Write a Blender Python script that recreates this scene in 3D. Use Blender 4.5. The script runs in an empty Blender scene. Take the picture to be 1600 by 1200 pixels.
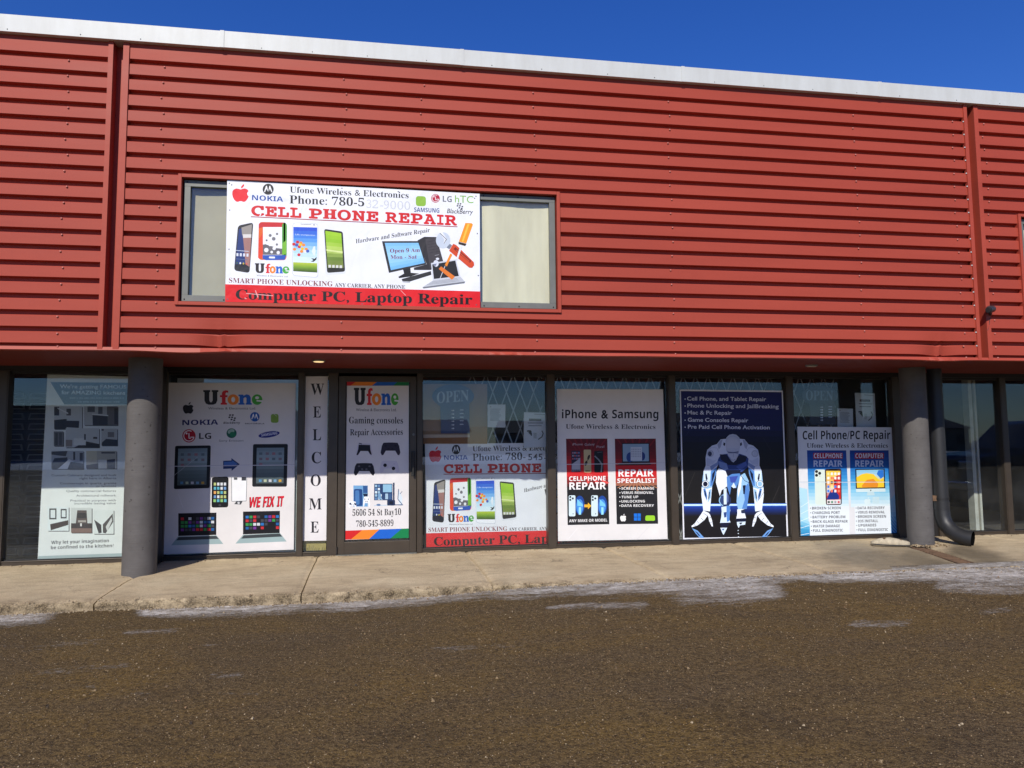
import bpy, bmesh, math, random
import numpy as np
from mathutils import Vector, Matrix, noise
random.seed(7)
SC = bpy.context.scene
COL = SC.collection
# ------------------------------------------------------------------ camera
F_PX, PITCH, YAW, ROLL = 1150.0, 4.712, 9.247, -0.477
CAM = np.array([0.0, -7.632, 1.300])
_p, _y, _r = map(math.radians, (PITCH, YAW, ROLL))
FW = np.array([math.sin(_y)*math.cos(_p), math.cos(_y)*math.cos(_p), math.sin(_p)])
_rt = np.array([math.cos(_y), -math.sin(_y), 0.0])
_up = np.cross(_rt, FW)
RT = _rt*math.cos(_r) + _up*math.sin(_r)
UP = -_rt*math.sin(_r) + _up*math.cos(_r)
cd = bpy.data.cameras.new('camera'); cam = bpy.data.objects.new('camera', cd); COL.objects.link(cam)
cd.sensor_fit = 'HORIZONTAL'; cd.sensor_width = 36.0; cd.lens = 36.0*F_PX/1600.0
cd.clip_start = 0.05; cd.clip_end = 3000
cam.matrix_world = Matrix(((RT[0], UP[0], -FW[0], CAM[0]), (RT[1], UP[1], -FW[1], CAM[1]), (RT[2], UP[2], -FW[2], CAM[2]), (0, 0, 0, 1)))
SC.camera = cam
# ------------------------------------------------------------------ light
SUN_EL, SUN_AZ = math.radians(38.3), math.radians(20.0)      # azimuth: towards -X of straight behind the camera
sd = Vector((-math.sin(SUN_AZ)*math.cos(SUN_EL), -math.cos(SUN_AZ)*math.cos(SUN_EL), math.sin(SUN_EL)))
sl = bpy.data.lights.new('sun', 'SUN'); sl.energy = 4.8; sl.angle = math.radians(0.5); sl.color = (1.0, 0.945, 0.85)
so = bpy.data.objects.new('sun', sl); COL.objects.link(so)
so.rotation_euler = sd.to_track_quat('Z', 'Y').to_euler()
W = bpy.data.worlds.new('World'); SC.world = W; W.use_nodes = True
wn = W.node_tree.nodes; wl = W.node_tree.links
sky = wn.new('ShaderNodeTexSky'); sky.sky_type = 'NISHITA'; sky.sun_disc = False
sky.sun_elevation = SUN_EL; sky.sun_rotation = math.pi + SUN_AZ
sky.altitude = 0; sky.air_density = 1.25; sky.dust_density = 0.0; sky.ozone_density = 10.0
hs = wn.new('ShaderNodeHueSaturation'); hs.inputs['Hue'].default_value = 0.52; hs.inputs['Saturation'].default_value = 1.17; hs.inputs['Value'].default_value = 1.0
wl.new(sky.outputs[0], hs.inputs['Color']); wl.new(hs.outputs[0], wn['Background'].inputs[0]); wn['Background'].inputs[1].default_value = 0.12
SC.view_settings.view_transform = 'Standard'; SC.view_settings.look = 'None'
SC.view_settings.exposure = 0.0; SC.view_settings.gamma = 1.0
SC.render.engine = 'CYCLES'
SC.cycles.max_bounces = 8; SC.cycles.transparent_max_bounces = 16; SC.cycles.use_denoising = True
SC.cycles.sample_clamp_indirect = 6.0

# ------------------------------------------------------------------ pixel <-> plane helpers (photo pixels, 1600 x 1200)
def ray(x, y):
    return RT*(x-800)/F_PX - UP*(y-600)/F_PX + FW
def at(x, y, Y):
    q = ray(x, y); return CAM + q*((Y-CAM[1])/q[1])
def atz(x, y, z):
    q = ray(x, y); return CAM + q*((z-CAM[2])/q[2])
def proj(P):
    d = np.asarray(P, float)-CAM; w = d@FW
    return 800+F_PX*(d@RT)/w, 600-F_PX*(d@UP)/w

# ------------------------------------------------------------------ materials
def lin(c):
    return tuple(((v/255.0)/12.92 if v <= 10 else (((v/255.0)+0.055)/1.055)**2.4) for v in c)
class NT:
    def __init__(s, name):
        s.m = bpy.data.materials.new(name); s.m.use_nodes = True
        s.t = s.m.node_tree; s.n = s.t.nodes; s.b = s.n['Principled BSDF']; s.out = s.n['Material Output']
    def new(s, t, **k):
        x = s.n.new('ShaderNode'+t)
        for a, v in k.items(): setattr(x, a, v)
        return x
    def link(s, a, b): s.t.links.new(a, b)
    def coord(s, scale=(1, 1, 1)):
        c = s.new('TexCoord'); mp = s.new('Mapping'); mp.inputs['Scale'].default_value = scale
        s.link(c.outputs['Object'], mp.inputs[0]); return mp.outputs[0]
    def noise(s, scale, detail=5, rough=0.6, vec=None, dist=0.0):
        x = s.new('TexNoise'); x.inputs['Scale'].default_value = scale; x.inputs['Detail'].default_value = detail
        x.inputs['Roughness'].default_value = rough; x.inputs['Distortion'].default_value = dist
        s.link(vec if vec is not None else s.coord(), x.inputs['Vector']); return x.outputs[0]
    def ramp(s, fac, stops):
        r = s.new('ValToRGB'); e = r.color_ramp.elements
        while len(e) < len(stops): e.new(0.5)
        for i, (p, c) in enumerate(stops):
            e[i].position = p; e[i].color = (c, c, c, 1) if not hasattr(c, '__len__') else (*c, 1)
        s.link(fac, r.inputs[0]); return r.outputs[0]
    def mix(s, fac, a, b, blend='MIX'):
        x = s.new('Mix', data_type='RGBA', blend_type=blend)
        for v, i in ((fac, 0), (a, 6), (b, 7)):
            if hasattr(v, 'is_output'): s.link(v, x.inputs[i])
            elif hasattr(v, '__len__'): x.inputs[i].default_value = (*v, 1)
            else: x.inputs[i].default_value = v
        return x.outputs[2]
    def math(s, op, a, b=0.0, c=0.0, clamp=False):
        x = s.new('Math', operation=op, use_clamp=clamp)
        for i, v in enumerate((a, b, c)):
            if hasattr(v, 'is_output'): s.link(v, x.inputs[i])
            else: x.inputs[i].default_value = v
        return x.outputs[0]
    def attr(s, name):
        a = s.new('Attribute'); a.attribute_name = name; return a.outputs['Fac']
    def bump(s, h, strength=0.3, dist=0.01):
        b = s.new('Bump'); b.inputs['Strength'].default_value = strength; b.inputs['Distance'].default_value = dist
        s.link(h, b.inputs['Height']); s.link(b.outputs[0], s.b.inputs['Normal'])
    def set(s, col=None, rough=None, metal=None, spec=None):
        for v, k in ((col, 'Base Color'), (rough, 'Roughness'), (metal, 'Metallic'), (spec, 'Specular IOR Level')):
            if v is None: continue
            if hasattr(v, 'is_output'): s.link(v, s.b.inputs[k])
            elif hasattr(v, '__len__'): s.b.inputs[k].default_value = (*v, 1)
            else: s.b.inputs[k].default_value = v
        return s
_ink = {}
def ink(c, rough=0.45):
    """printed colour on vinyl / paper, with faint uneven ink"""
    c = tuple(int(v) for v in c); k = (c, rough)
    if k not in _ink:
        s = NT('print_%d_%d_%d' % c); base = lin(c)
        n = s.noise(3.0, 3); f = s.ramp(n, [(0.3, 0.90), (0.75, 1.0)])
        s.set(s.mix(1.0, base, f, 'MULTIPLY'), rough, 0, 0.3)
        s.bump(s.noise(2.6, 3, 0.55, s.coord((1, 1, 0.8)), 0.8), 0.35, 0.03)
        _ink[k] = s.m
    return _ink[k]
def plain(name, c, rough=0.5, metal=0.0, var=0.12, scale=6.0, bump=0.0, spec=0.5):
    s = NT(name); n = s.noise(scale, 5)
    f = s.ramp(n, [(0.25, 1-var), (0.75, 1.0)])
    s.set(s.mix(1.0, c, f, 'MULTIPLY'), rough, metal, spec)
    if bump: s.bump(s.noise(scale*9, 4), bump, 0.004)
    return s.m

def m_red(name, c, rough=0.42):
    s = NT(name)
    st = s.noise(1.0, 5, 0.65, s.coord((0.35, 1, 2.2)))
    a = s.mix(s.ramp(st, [(0.3, 0.0), (0.7, 1.0)]), [v*0.86 for v in c], c)
    ds = s.noise(90, 2, 0.5, s.coord((0.25, 1, 1)))
    a = s.mix(s.ramp(ds, [(0.70, 0.0), (0.78, 0.25)]), a, [min(1, v*1.3+0.05) for v in c])
    gr = s.noise(5.0, 6, 0.7, s.coord((6, 1, 0.35)))
    a = s.mix(s.ramp(gr, [(0.56, 0.0), (0.8, 0.22)]), a, [v*0.55+0.01 for v in c])
    s.set(a, s.ramp(st, [(0.2, rough-0.06), (0.8, rough+0.1)]), 0, 0.22)
    s.bump(s.noise(2.2, 3, 0.5, s.coord((0.5, 1, 1.5))), 0.25, 0.01)
    return s.m
M = {}
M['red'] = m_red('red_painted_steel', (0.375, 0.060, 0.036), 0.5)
M['red_trim'] = m_red('red_trim_steel', (0.39, 0.064, 0.038), 0.46)
M['screw'] = plain('highlight_red_screw', (0.52, 0.17, 0.13), 0.4)  # paler red puts the highlight of the screw heads into the colour
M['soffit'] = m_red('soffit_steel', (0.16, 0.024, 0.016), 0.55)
def m_white():
    s = NT('white_cap_metal'); n = s.noise(1.5, 6, 0.7, s.coord((3, 1, 0.6)))
    a = s.mix(s.ramp(n, [(0.35, 0), (0.75, 1)]), (0.50, 0.505, 0.48), (0.585, 0.60, 0.585))
    sp = s.noise(60, 3, 0.6); a = s.mix(s.ramp(sp, [(0.70, 0), (0.76, 0.35)]), a, (0.3, 0.28, 0.25))
    s.set(a, 0.45, 0, 0.4); s.bump(s.noise(3, 3), 0.15, 0.01); return s.m
M['white'] = m_white()
M['bronze'] = plain('bronze_anodised_frame', (0.075, 0.058, 0.042), 0.42, 0.35, 0.25, 4, 0.05)
M['dark_bronze'] = plain('dark_header_metal', (0.022, 0.019, 0.017), 0.5, 0.2, 0.25, 4)
M['alu'] = plain('weathered_aluminium', (0.17, 0.175, 0.16), 0.55, 0.2, 0.25, 5, 0.05)
M['rubber'] = plain('black_gasket', (0.012, 0.012, 0.012), 0.6)
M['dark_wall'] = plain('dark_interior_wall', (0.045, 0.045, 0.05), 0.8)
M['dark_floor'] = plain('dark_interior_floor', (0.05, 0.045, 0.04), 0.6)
M['pipe'] = plain('black_plastic_pipe', (0.024, 0.024, 0.025), 0.5, 0, 0.3, 5, 0.12)
M['rust'] = plain('rusty_steel', (0.20, 0.115, 0.062), 0.8, 0.1, 0.6, 18, 0.3)
M['cream'] = None
def m_concrete_col():
    s = NT('grey_painted_concrete'); v = s.coord()
    n = s.noise(4, 6, 0.65); a = s.mix(s.ramp(n, [(0.3, 0), (0.7, 1)]), (0.086, 0.079, 0.074), (0.122, 0.113, 0.107))
    rg = s.noise(9, 4, 0.6, s.coord((0.4, 0.4, 9))); a = s.mix(s.ramp(rg, [(0.52, 0), (0.64, 0.35)]), a, (0.085, 0.077, 0.074))
    pits = s.noise(26, 2, 0.4, s.coord((1, 1, 1.3))); pk = s.ramp(pits, [(0.70, 0), (0.74, 1)])
    a = s.mix(s.math('MULTIPLY', pk, 0.7), a, (0.04, 0.035, 0.03))
    s.set(a, 0.72, 0, 0.3)
    s.bump(s.math('SUBTRACT', s.math('ADD', s.math('MULTIPLY', rg, 0.8), s.math('MULTIPLY', n, 0.5)), pk), 0.5, 0.008); return s.m
M['column'] = m_concrete_col()
def m_glass(name, tint=(0.95, 0.97, 0.965), r0=0.055):
    s = NT(name); s.n.remove(s.b)
    tr = s.new('BsdfTransparent'); tr.inputs[0].default_value = (*tint, 1)
    gl = s.new('BsdfGlossy'); gl.inputs['Roughness'].default_value = 0.0; gl.inputs['Color'].default_value = (0.72, 0.84, 1, 1)
    lw = s.new('LayerWeight'); lw.inputs[0].default_value = 0.5
    f = s.math('MULTIPLY_ADD', s.math('POWER', lw.outputs['Facing'], 5.0), 1-r0, r0)
    n = s.noise(1.3, 4, 0.6)      # faint smears
    bp = s.new('Bump'); bp.inputs['Strength'].default_value = 0.02; bp.inputs['Distance'].default_value = 0.01
    s.link(s.noise(0.9, 1, 0.4), bp.inputs['Height']); s.link(bp.outputs[0], gl.inputs['Normal'])
    mx = s.new('MixShader'); s.link(f, mx.inputs[0]); s.link(tr.outputs[0], mx.inputs[1]); s.link(gl.outputs[0], mx.inputs[2])
    df = s.new('BsdfDiffuse'); df.inputs[0].default_value = (0.75, 0.74, 0.7, 1)
    m2 = s.new('MixShader'); s.link(s.ramp(n, [(0.4, 0.004), (0.75, 0.022)]), m2.inputs[0])
    s.link(mx.outputs[0], m2.inputs[1]); s.link(df.outputs[0], m2.inputs[2]); s.link(m2.outputs[0], s.out.inputs[0])
    return s.m
M['glass'] = m_glass('window_glass', (0.955, 0.972, 0.968), 0.042)
def m_walk():
    s = NT('old_concrete_walk'); n = s.noise(1.6, 7, 0.62); d = s.attr('dirt'); w = s.attr('wet')
    a = s.mix(s.ramp(n, [(0.3, 0), (0.72, 1)]), (0.44, 0.335, 0.20), (0.63, 0.50, 0.315))
    st = s.noise(6, 6, 0.7, s.coord((0.5, 1.6, 1))); a = s.mix(s.ramp(st, [(0.46, 0), (0.72, 0.6)]), a, (0.25, 0.19, 0.115))
    bl = s.noise(1.1, 4, 0.6); a = s.mix(s.ramp(bl, [(0.52, 0), (0.70, 0.5)]), a, (0.66, 0.55, 0.36)); ck = s.new('TexVoronoi', feature='DISTANCE_TO_EDGE'); ck.inputs['Scale'].default_value = 0.8
    wv = s.new('VectorMath', operation='ADD'); nv_ = s.new('TexNoise'); nv_.inputs['Scale'].default_value = 2.5; nv_.inputs['Detail'].default_value = 6; s.link(s.coord(), nv_.inputs['Vector']); s.link(s.coord(), wv.inputs[0]); s.link(nv_.outputs[1], wv.inputs[1]); s.link(wv.outputs[0], ck.inputs['Vector'])
    a = s.mix(s.math('MULTIPLY', s.ramp(ck.outputs['Distance'], [(0.002, 1), (0.006, 0)]), s.ramp(bl, [(0.4, 0.8), (0.55, 0.0)])), a, (0.07, 0.05, 0.03))
    sp = s.noise(120, 3, 0.7); a = s.mix(s.ramp(sp, [(0.38, 0.55), (0.52, 0.0)]), a, (0.15, 0.115, 0.075))
    g = s.new('TexVoronoi'); g.inputs['Scale'].default_value = 70; s.link(s.coord(), g.inputs['Vector'])
    agg = s.mix(s.ramp(g.outputs['Distance'], [(0.1, 0), (0.6, 1)]), (0.29, 0.215, 0.12), (0.075, 0.053, 0.029))
    dn = s.math('MULTIPLY', d, s.ramp(s.noise(9, 5, 0.7), [(0.34, 0.15), (0.6, 1.0)]))
    a = s.mix(dn, a, agg)
    a = s.mix(s.math('MULTIPLY', w, 0.72), a, (0.085, 0.07, 0.045))
    s.set(a, s.math('MULTIPLY_ADD', w, -0.35, 0.85), 0, 0.35)
    h = s.math('ADD', s.math('MULTIPLY', st, 0.5), s.math('MULTIPLY', sp, 0.5))
    h = s.math('SUBTRACT', h, s.math('MULTIPLY', dn, g.outputs['Distance']))
    s.bump(h, 0.6, 0.012); return s.m
M['walk'] = m_walk()
def m_ground():
    s = NT('wet_sandy_asphalt'); ice = s.attr('ice'); wet = s.attr('wet')
    big = s.noise(0.8, 5, 0.62, s.coord((0.8, 1.3, 1)), 0.6); mid = s.noise(4.5, 6, 0.7, s.coord((0.6, 1.4, 1)))
    fine = s.noise(55, 4, 0.75); gr = s.noise(125, 2, 0.7)
    a = s.mix(s.ramp(big, [(0.38, 0), (0.64, 1)]), (0.116, 0.080, 0.040), (0.170, 0.106, 0.030))
    a = s.mix(s.ramp(mid, [(0.45, 0), (0.70, 0.6)]), a, (0.110, 0.078, 0.040))
    bd = s.noise(1.1, 5, 0.65, s.coord((0.35, 1.6, 1)), 0.5); a = s.mix(s.ramp(bd, [(0.50, 0), (0.72, 0.55)]), a, (0.090, 0.064, 0.038)); a = s.mix(s.ramp(bd, [(0.22, 0.5), (0.42, 0)]), a, (0.055, 0.036, 0.017))
    a = s.mix(s.ramp(fine, [(0.38, 0.85), (0.55, 0)]), a, (0.032, 0.021, 0.010))
    cl = s.noise(26, 4, 0.7); a = s.mix(s.ramp(cl, [(0.36, 0.7), (0.50, 0)]), a, (0.045, 0.030, 0.015)); a = s.mix(s.ramp(cl, [(0.52, 0), (0.68, 0.5)]), a, (0.17, 0.115, 0.052))
    a = s.mix(s.ramp(gr, [(0.57, 0), (0.66, 0.75)]), a, (0.30, 0.20, 0.09))
    vo = s.new('TexVoronoi'); vo.inputs['Scale'].default_value = 60; s.link(s.coord(), vo.inputs['Vector'])
    sel = s.new('SeparateColor'); s.link(vo.outputs['Color'], sel.inputs[0])
    pb = s.math('MULTIPLY', s.ramp(vo.outputs['Distance'], [(0.18, 1), (0.34, 0)]), s.math('GREATER_THAN', sel.outputs[0], 0.68))
    a = s.mix(s.math('MULTIPLY', pb, 0.65), a, s.mix(sel.outputs[1], (0.40, 0.30, 0.17), (0.16, 0.12, 0.085)))
    a = s.mix(s.math('MULTIPLY', wet, s.ramp(mid, [(0.35, 0.15), (0.6, 0.6)])), a, (0.036, 0.024, 0.011))
    stk = s.math('ADD', s.math('MULTIPLY', s.noise(5, 8, 0.82, s.coord((0.5, 1.7, 1)), 0.8), 0.65), s.math('MULTIPLY', s.noise(38, 4, 0.8), 0.35))
    im = s.ramp(s.math('ADD', ice, s.math('MULTIPLY_ADD', stk, 3.0, -1.6)), [(0.40, 0), (1.05, 1)])
    icc = s.mix(s.ramp(s.noise(14, 6, 0.75), [(0.35, 0), (0.7, 1)]), (0.34, 0.295, 0.24), (0.84, 0.80, 0.74))
    a = s.mix(s.math('MULTIPLY', im, 0.86), a, icc)
    ro = s.math('ADD', s.ramp(mid, [(0.35, 0.62), (0.65, 0.9)]), s.math('MULTIPLY', s.math('MAXIMUM', im, wet), -0.3))
    s.set(a, ro, 0, 0.12)
    h = s.math('ADD', s.math('MULTIPLY_ADD', cl, 2.0, s.math('MULTIPLY', fine, 1.3)), s.math('ADD', s.math('MULTIPLY', gr, 0.4), s.math('ADD', mid, pb)))
    s.bump(s.math('MULTIPLY', h, s.math('MULTIPLY_ADD', im, -0.6, 1.0)), 0.9, 0.010); return s.m
M['ground'] = m_ground()

# ------------------------------------------------------------------ mesh builder
class MB:
    def __init__(s): s.v = []; s.f = []; s.mi = []; s.mats = []; s.sm = []
    def mat(s, m):
        if m not in s.mats: s.mats.append(m)
        return s.mats.index(m)
    def add(s, vs, fs, m, smooth=False):
        o = len(s.v); k = s.mat(m); s.v += [tuple(map(float, v)) for v in vs]
        for f in fs: s.f.append([o+i for i in f]); s.mi.append(k); s.sm.append(smooth)
    def box(s, a, b, m):
        x0, x1 = sorted((a[0], b[0])); y0, y1 = sorted((a[1], b[1])); z0, z1 = sorted((a[2], b[2]))
        s.add([(x0, y0, z0), (x1, y0, z0), (x1, y1, z0), (x0, y1, z0), (x0, y0, z1), (x1, y0, z1), (x1, y1, z1), (x0, y1, z1)],
              [(0, 3, 2, 1), (4, 5, 6, 7), (0, 1, 5, 4), (1, 2, 6, 5), (2, 3, 7, 6), (3, 0, 4, 7)], m)
    def prism(s, pts, off, m, smooth=False):
        n = len(pts); off = np.asarray(off, float)
        q = [np.asarray(p, float) for p in pts]; q2 = [p+off for p in q]
        s.add(q+q2, [list(range(n))[::-1], list(range(n, 2*n))]+[(i, (i+1) % n, n+(i+1) % n, n+i) for i in range(n)], m, smooth)
    def tube(s, path, rad, m, seg=20, caps=True, hollow=0.0):
        P = [Vector(p) for p in path]; n = len(P)
        if not hasattr(rad, '__len__'): rad = [rad]*n
        rings = []; prev = None
        for i in range(n):
            t = (P[min(i+1, n-1)]-P[max(i-1, 0)]).normalized()
            if prev is None:
                u = t.orthogonal().normalized()
            else:
                u = (prev - t*prev.dot(t)).normalized()
            prev = u; w = t.cross(u)
            rings.append([P[i]+u*math.cos(a)*rad[i]+w*math.sin(a)*rad[i] for a in [2*math.pi*k/seg for k in range(seg)]])
        vs = [v for r in rings for v in r]; fs = []
        for i in range(n-1):
            for k in range(seg):
                fs.append((i*seg+k, i*seg+(k+1) % seg, (i+1)*seg+(k+1) % seg, (i+1)*seg+k))
        s.add(vs, fs, m, True)
        if caps: s.add(rings[0], [list(range(seg))[::-1]], m); s.add(rings[-1], [list(range(seg))], m)
    def ball(s, c, r, m, seg=10, rings=6, sc=(1, 1, 1)):
        vs = []; fs = []
        for i in range(rings+1):
            th = math.pi*i/rings
            for k in range(seg):
                a = 2*math.pi*k/seg
                vs.append((c[0]+r*sc[0]*math.sin(th)*math.cos(a), c[1]+r*sc[1]*math.sin(th)*math.sin(a), c[2]+r*sc[2]*math.cos(th)))
        for i in range(rings):
            for k in range(seg): fs.append((i*seg+k, (i+1)*seg+k, (i+1)*seg+(k+1) % seg, i*seg+(k+1) % seg))
        s.add(vs, fs, m, True)
    def build(s, name, parent=None, origin=None, bevel=0.0):
        me = bpy.data.meshes.new(name)
        if parent is not None: L = np.array(world_loc(parent))
        else: L = np.array(origin if origin is not None else (0, 0, 0), float)
        me.from_pydata([tuple(np.array(v)-L) for v in s.v], [], s.f)
        for m in s.mats: me.materials.append(m)
        me.polygons.foreach_set('material_index', s.mi); me.polygons.foreach_set('use_smooth', s.sm); me.update()
        o = bpy.data.objects.new(name, me); COL.objects.link(o)
        if parent is not None: o.parent = parent
        else: o.location = L
        if bevel:
            b = o.modifiers.new('bevel', 'BEVEL'); b.width = bevel; b.segments = 2; b.limit_method = 'ANGLE'
        return o
def world_loc(o):
    v = Vector((0, 0, 0))
    while o is not None: v += o.location; o = o.parent
    return v
def tag(o, label=None, cat=None, group=None, kind=None):
    if label: o['label'] = label
    if cat: o['category'] = cat
    if group: o['group'] = group
    if kind: o['kind'] = kind
    return o
def empty(name, loc, label, cat, group=None):
    o = bpy.data.objects.new(name, None); COL.objects.link(o); o.location = loc; o.empty_display_size = 0.2
    return tag(o, label, cat, group)
def fin(o):   # consistent outward normals
    bm = bmesh.new(); bm.from_mesh(o.data); bmesh.ops.recalc_face_normals(bm, faces=bm.faces); bm.to_mesh(o.data); bm.free(); return o

# ------------------------------------------------------------------ key dimensions
D = 1.525            # glass plane behind the siding plane
ZS = 2.242           # soffit
ZP0, ZP1 = 5.366, 5.540
XL, XR = -6.5, 11.0
gx = lambda x: at(x, 850, D)[0]
PL = at(170, 64, 0)[0]; PRR = at(1503, 163, 0)[0]     # left edges of the two siding joints
PL = (PL+at(153, 546, 0)[0])/2; PRR = (PRR+at(1528, 563, 0)[0])/2
PW = 0.195
PITCH_Z = 0.1608; Z0 = 5.206                           # lower edge of each raised rib

# ================================================================== BUILDING
B = empty('storefront_building', (2.0, 0, 0), 'single storefront building with red ribbed metal siding above a row of shop windows', 'building')
def zr(x, y, Y=0.0): return at(x, y, Y)[2]
WX0, WX1 = at(282, 375, 0)[0], at(870.5, 395, 0)[0]
WZ1, WZ0 = (zr(282, 278.5)+zr(866, 304))/2, (zr(282, 471)+zr(866, 484))/2
W2X0, W2X1 = at(1597, 400, 0)[0], 11.5
RD = 0.058
def profile():
    pts = [(0.0, ZP0+0.1)]; k = 0
    while True:
        z = Z0-k*PITCH_Z
        if z < ZS+0.02: break
        pts += [(0.0, z), (RD, z-0.004), (RD, z-0.040), (0.007, z-0.051), (0.0, z-0.058)]; k += 1
    pts.append((0.0, ZS+0.004)); return pts
def clip(pts, lo, hi):
    out = []
    for (y0, z0), (y1, z1) in zip(pts, pts[1:]):
        if z1 >= hi or z0 <= lo: continue
        def cut(z): t = (z-z0)/(z1-z0); return (y0+(y1-y0)*t, z)
        a = cut(hi) if z0 > hi else (y0, z0); b = cut(lo) if z1 < lo else (y1, z1)
        if not out: out.append(a)
        out.append(b)
    return out
DENTS = [(at(345, 538, 0)[0], 2.335, 0.18, 0.10, 0.075), (at(1471, 549, 0)[0], 2.34, 0.20, 0.10, 0.08), (at(790, 545, 0)[0], 2.27, 0.35, 0.05, 0.015)]
def dent(x, y, z):
    dy = dz = 0
    for (cx, cz, sx, sz, a) in DENTS:
        g = math.exp(-((x-cx)/sx)**2-((z-cz)/sz)**2); s = math.exp(-((x-cx)/(sx*0.22))**2-((z-cz)/sz)**2)
        dy += a*g-0.35*a*s; dz += -0.12*a*g+0.2*a*s*math.sin((x-cx)*60)
    return y+dy+0.0018*noise.noise((x*0.9, 3.1, z*3)), z+dz
def siding(name, x0, x1, hole=None, screws=(), label=None):
    mb = MB(); P = profile()
    def sec(a, b, lo, hi):
        pts = clip(P, lo, hi)
        if len(pts) < 2: return
        xs = set([a, b]); n = max(1, int((b-a)/0.22))
        for i in range(n+1): xs.add(a+(b-a)*i/n)
        if lo < 2.5:
            for d in DENTS:
                for i in range(-22, 23):
                    x = d[0]+i*0.025
                    if a < x < b: xs.add(x)
        xs = sorted(xs); vs = []; fs = []; m = len(pts)
        for x in xs:
            for y, z in pts:
                yy, zz = dent(x, y, z); vs.append((x, yy, zz))
        for i in range(len(xs)-1):
            for j in range(m-1): fs.append((i*m+j, (i+1)*m+j, (i+1)*m+j+1, i*m+j+1))
        mb.add(vs, fs, M['red'])
    lo, hi = ZS-0.1, ZP0+0.09
    if hole:
        hx0, hx1, hz0, hz1 = hole
        if hx0 > x0: sec(x0, hx0, lo, hi)
        sec(max(hx0, x0), min(hx1, x1), hz1, hi); sec(max(hx0, x0), min(hx1, x1), lo, hz0)
        if hx1 < x1: sec(hx1, x1, lo, hi)
    else: sec(x0, x1, lo, hi)
    for sx in screws:
        for k in range(19):
            z = Z0-k*PITCH_Z-0.067+random.uniform(-.004, .004); x = sx+random.uniform(-.02, .02)-0.0*k
            if hole and hole[0]-.03 < x < hole[1]+.03 and hole[2]-.04 < z < hole[3]+.04: continue
            if z < ZS+0.03: z = ZS+0.034
            mb.ball((x, -0.005, z), 0.0105, M['screw'], 8, 5, (1, 0.9, 1))
    o = mb.build(name, B); return o
siding('siding_panel', XL, PL+0.01, None, [at(114, 80, 0)[0]-0.02, -4.6])
siding('siding_panel', PL+PW-0.01, PRR+0.01, (WX0-0.02, WX1+0.02, WZ0-0.02, WZ1+0.02),
       [at(250, 300, 0)[0], at(540, 110, 0)[0], at(660, 275, 0)[0]+0.0, at(836, 301, 0)[0], 3.05, at(1338, 300, 0)[0], at(1492, 300, 0)[0]])
siding('siding_panel', PRR+PW-0.01, XR, (W2X0-0.02, 12, WZ0-0.02, WZ1+0.02), [at(1540, 300, 0)[0]+0.02, 8.1, 9.3])
# vertical recessed joints (> flanges)
for x0 in (PL, PRR):
    mb = MB(); zb, zt = ZS+0.002, ZP0+0.08; f = 0.046; y0 = -0.014; dp = 0.10
    prof = [(0.0, 0.03), (0.0, y0), (f, y0), (f, dp), (PW-f-0.01, dp), (PW-f-0.01, y0), (PW, y0), (PW, 0.03)]
    vs = [(x0+a, b, z) for z in (zb, zt) for a, b in prof]; n = len(prof)
    mb.add(vs, [(i, i+1, n+i+1, n+i) for i in range(n-1)], M['red_trim'])
    for k in range(18):   # light sealant beads along the inner edge
        if x0 > 2: mb.box((x0-0.012, -0.010, Z0-k*PITCH_Z-0.062), (x0-0.001, 0.0, Z0-k*PITCH_Z-0.048), M['white'])
    mb.build('joint_channel', B)
# parapet cap in lengths
caps = [XL] + [at(x, 60+0.073*x-18, -0.05)[0] for x in (347, 722, 1067, 1375)] + [XR]
for i in range(len(caps)-1):
    mb = MB(); a, b = caps[i], caps[i+1]; e = 0.0015*(i % 2)
    mb.box((a+0.002, -0.055-e, ZP0+e), (b-0.002, 0.45, ZP1+e), M['white'])
    mb.box((a-0.02, -0.060-e, ZP0-0.002), (a+0.02, -0.0565-e, ZP1+0.004), M['white'])
    for q in range(int((b-a)/0.6)):
        mb.ball((a+0.35+q*0.6+random.uniform(-.1, .1), -0.0555, ZP0+0.022), 0.006, M['alu'], 6, 4)
    mb.build('parapet_cap', B)
# drip flashing, slightly bent
mb = MB(); segs = np.arange(XL, XR, 0.06); vs = []; fs = []
for i, x in enumerate(segs):
    j = 0.004*noise.noise((x*1.3, 0, 0)); dd = 0
    for d in DENTS: dd += 0.022*math.exp(-((x-d[0])/0.16)**2)*(1+0.8*math.sin((x-d[0])*40))
    low = -0.014*math.exp(-((x-DENTS[1][0])/0.25)**2)-0.012*math.exp(-((x-DENTS[0][0]+0.35)/0.3)**2)
    if abs(x-(PL+PW/2)) < PW/2-0.01: j += 0.0
    vs += [(x, -0.004-j-dd*0.3, ZS+0.036), (x, -0.016-j-dd, ZS+0.004+low+j), (x, 0.02, ZS-0.004+j+low)]
for i in range(len(segs)-1):
    o = 3*i; fs += [(o, o+3, o+4, o+1), (o+1, o+4, o+5, o+2)]
mb.add(vs, fs, M['red_trim']); mb.build('drip_flashing', B)
# soffit with fine ribs running along the front
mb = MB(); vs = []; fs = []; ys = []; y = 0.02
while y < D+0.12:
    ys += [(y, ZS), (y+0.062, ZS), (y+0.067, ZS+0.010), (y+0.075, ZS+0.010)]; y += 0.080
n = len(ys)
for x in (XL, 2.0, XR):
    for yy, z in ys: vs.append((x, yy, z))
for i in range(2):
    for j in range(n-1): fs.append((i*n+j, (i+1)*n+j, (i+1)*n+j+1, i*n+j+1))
mb.add(vs, fs, M['soffit']); mb.build('soffit', B)
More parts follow.
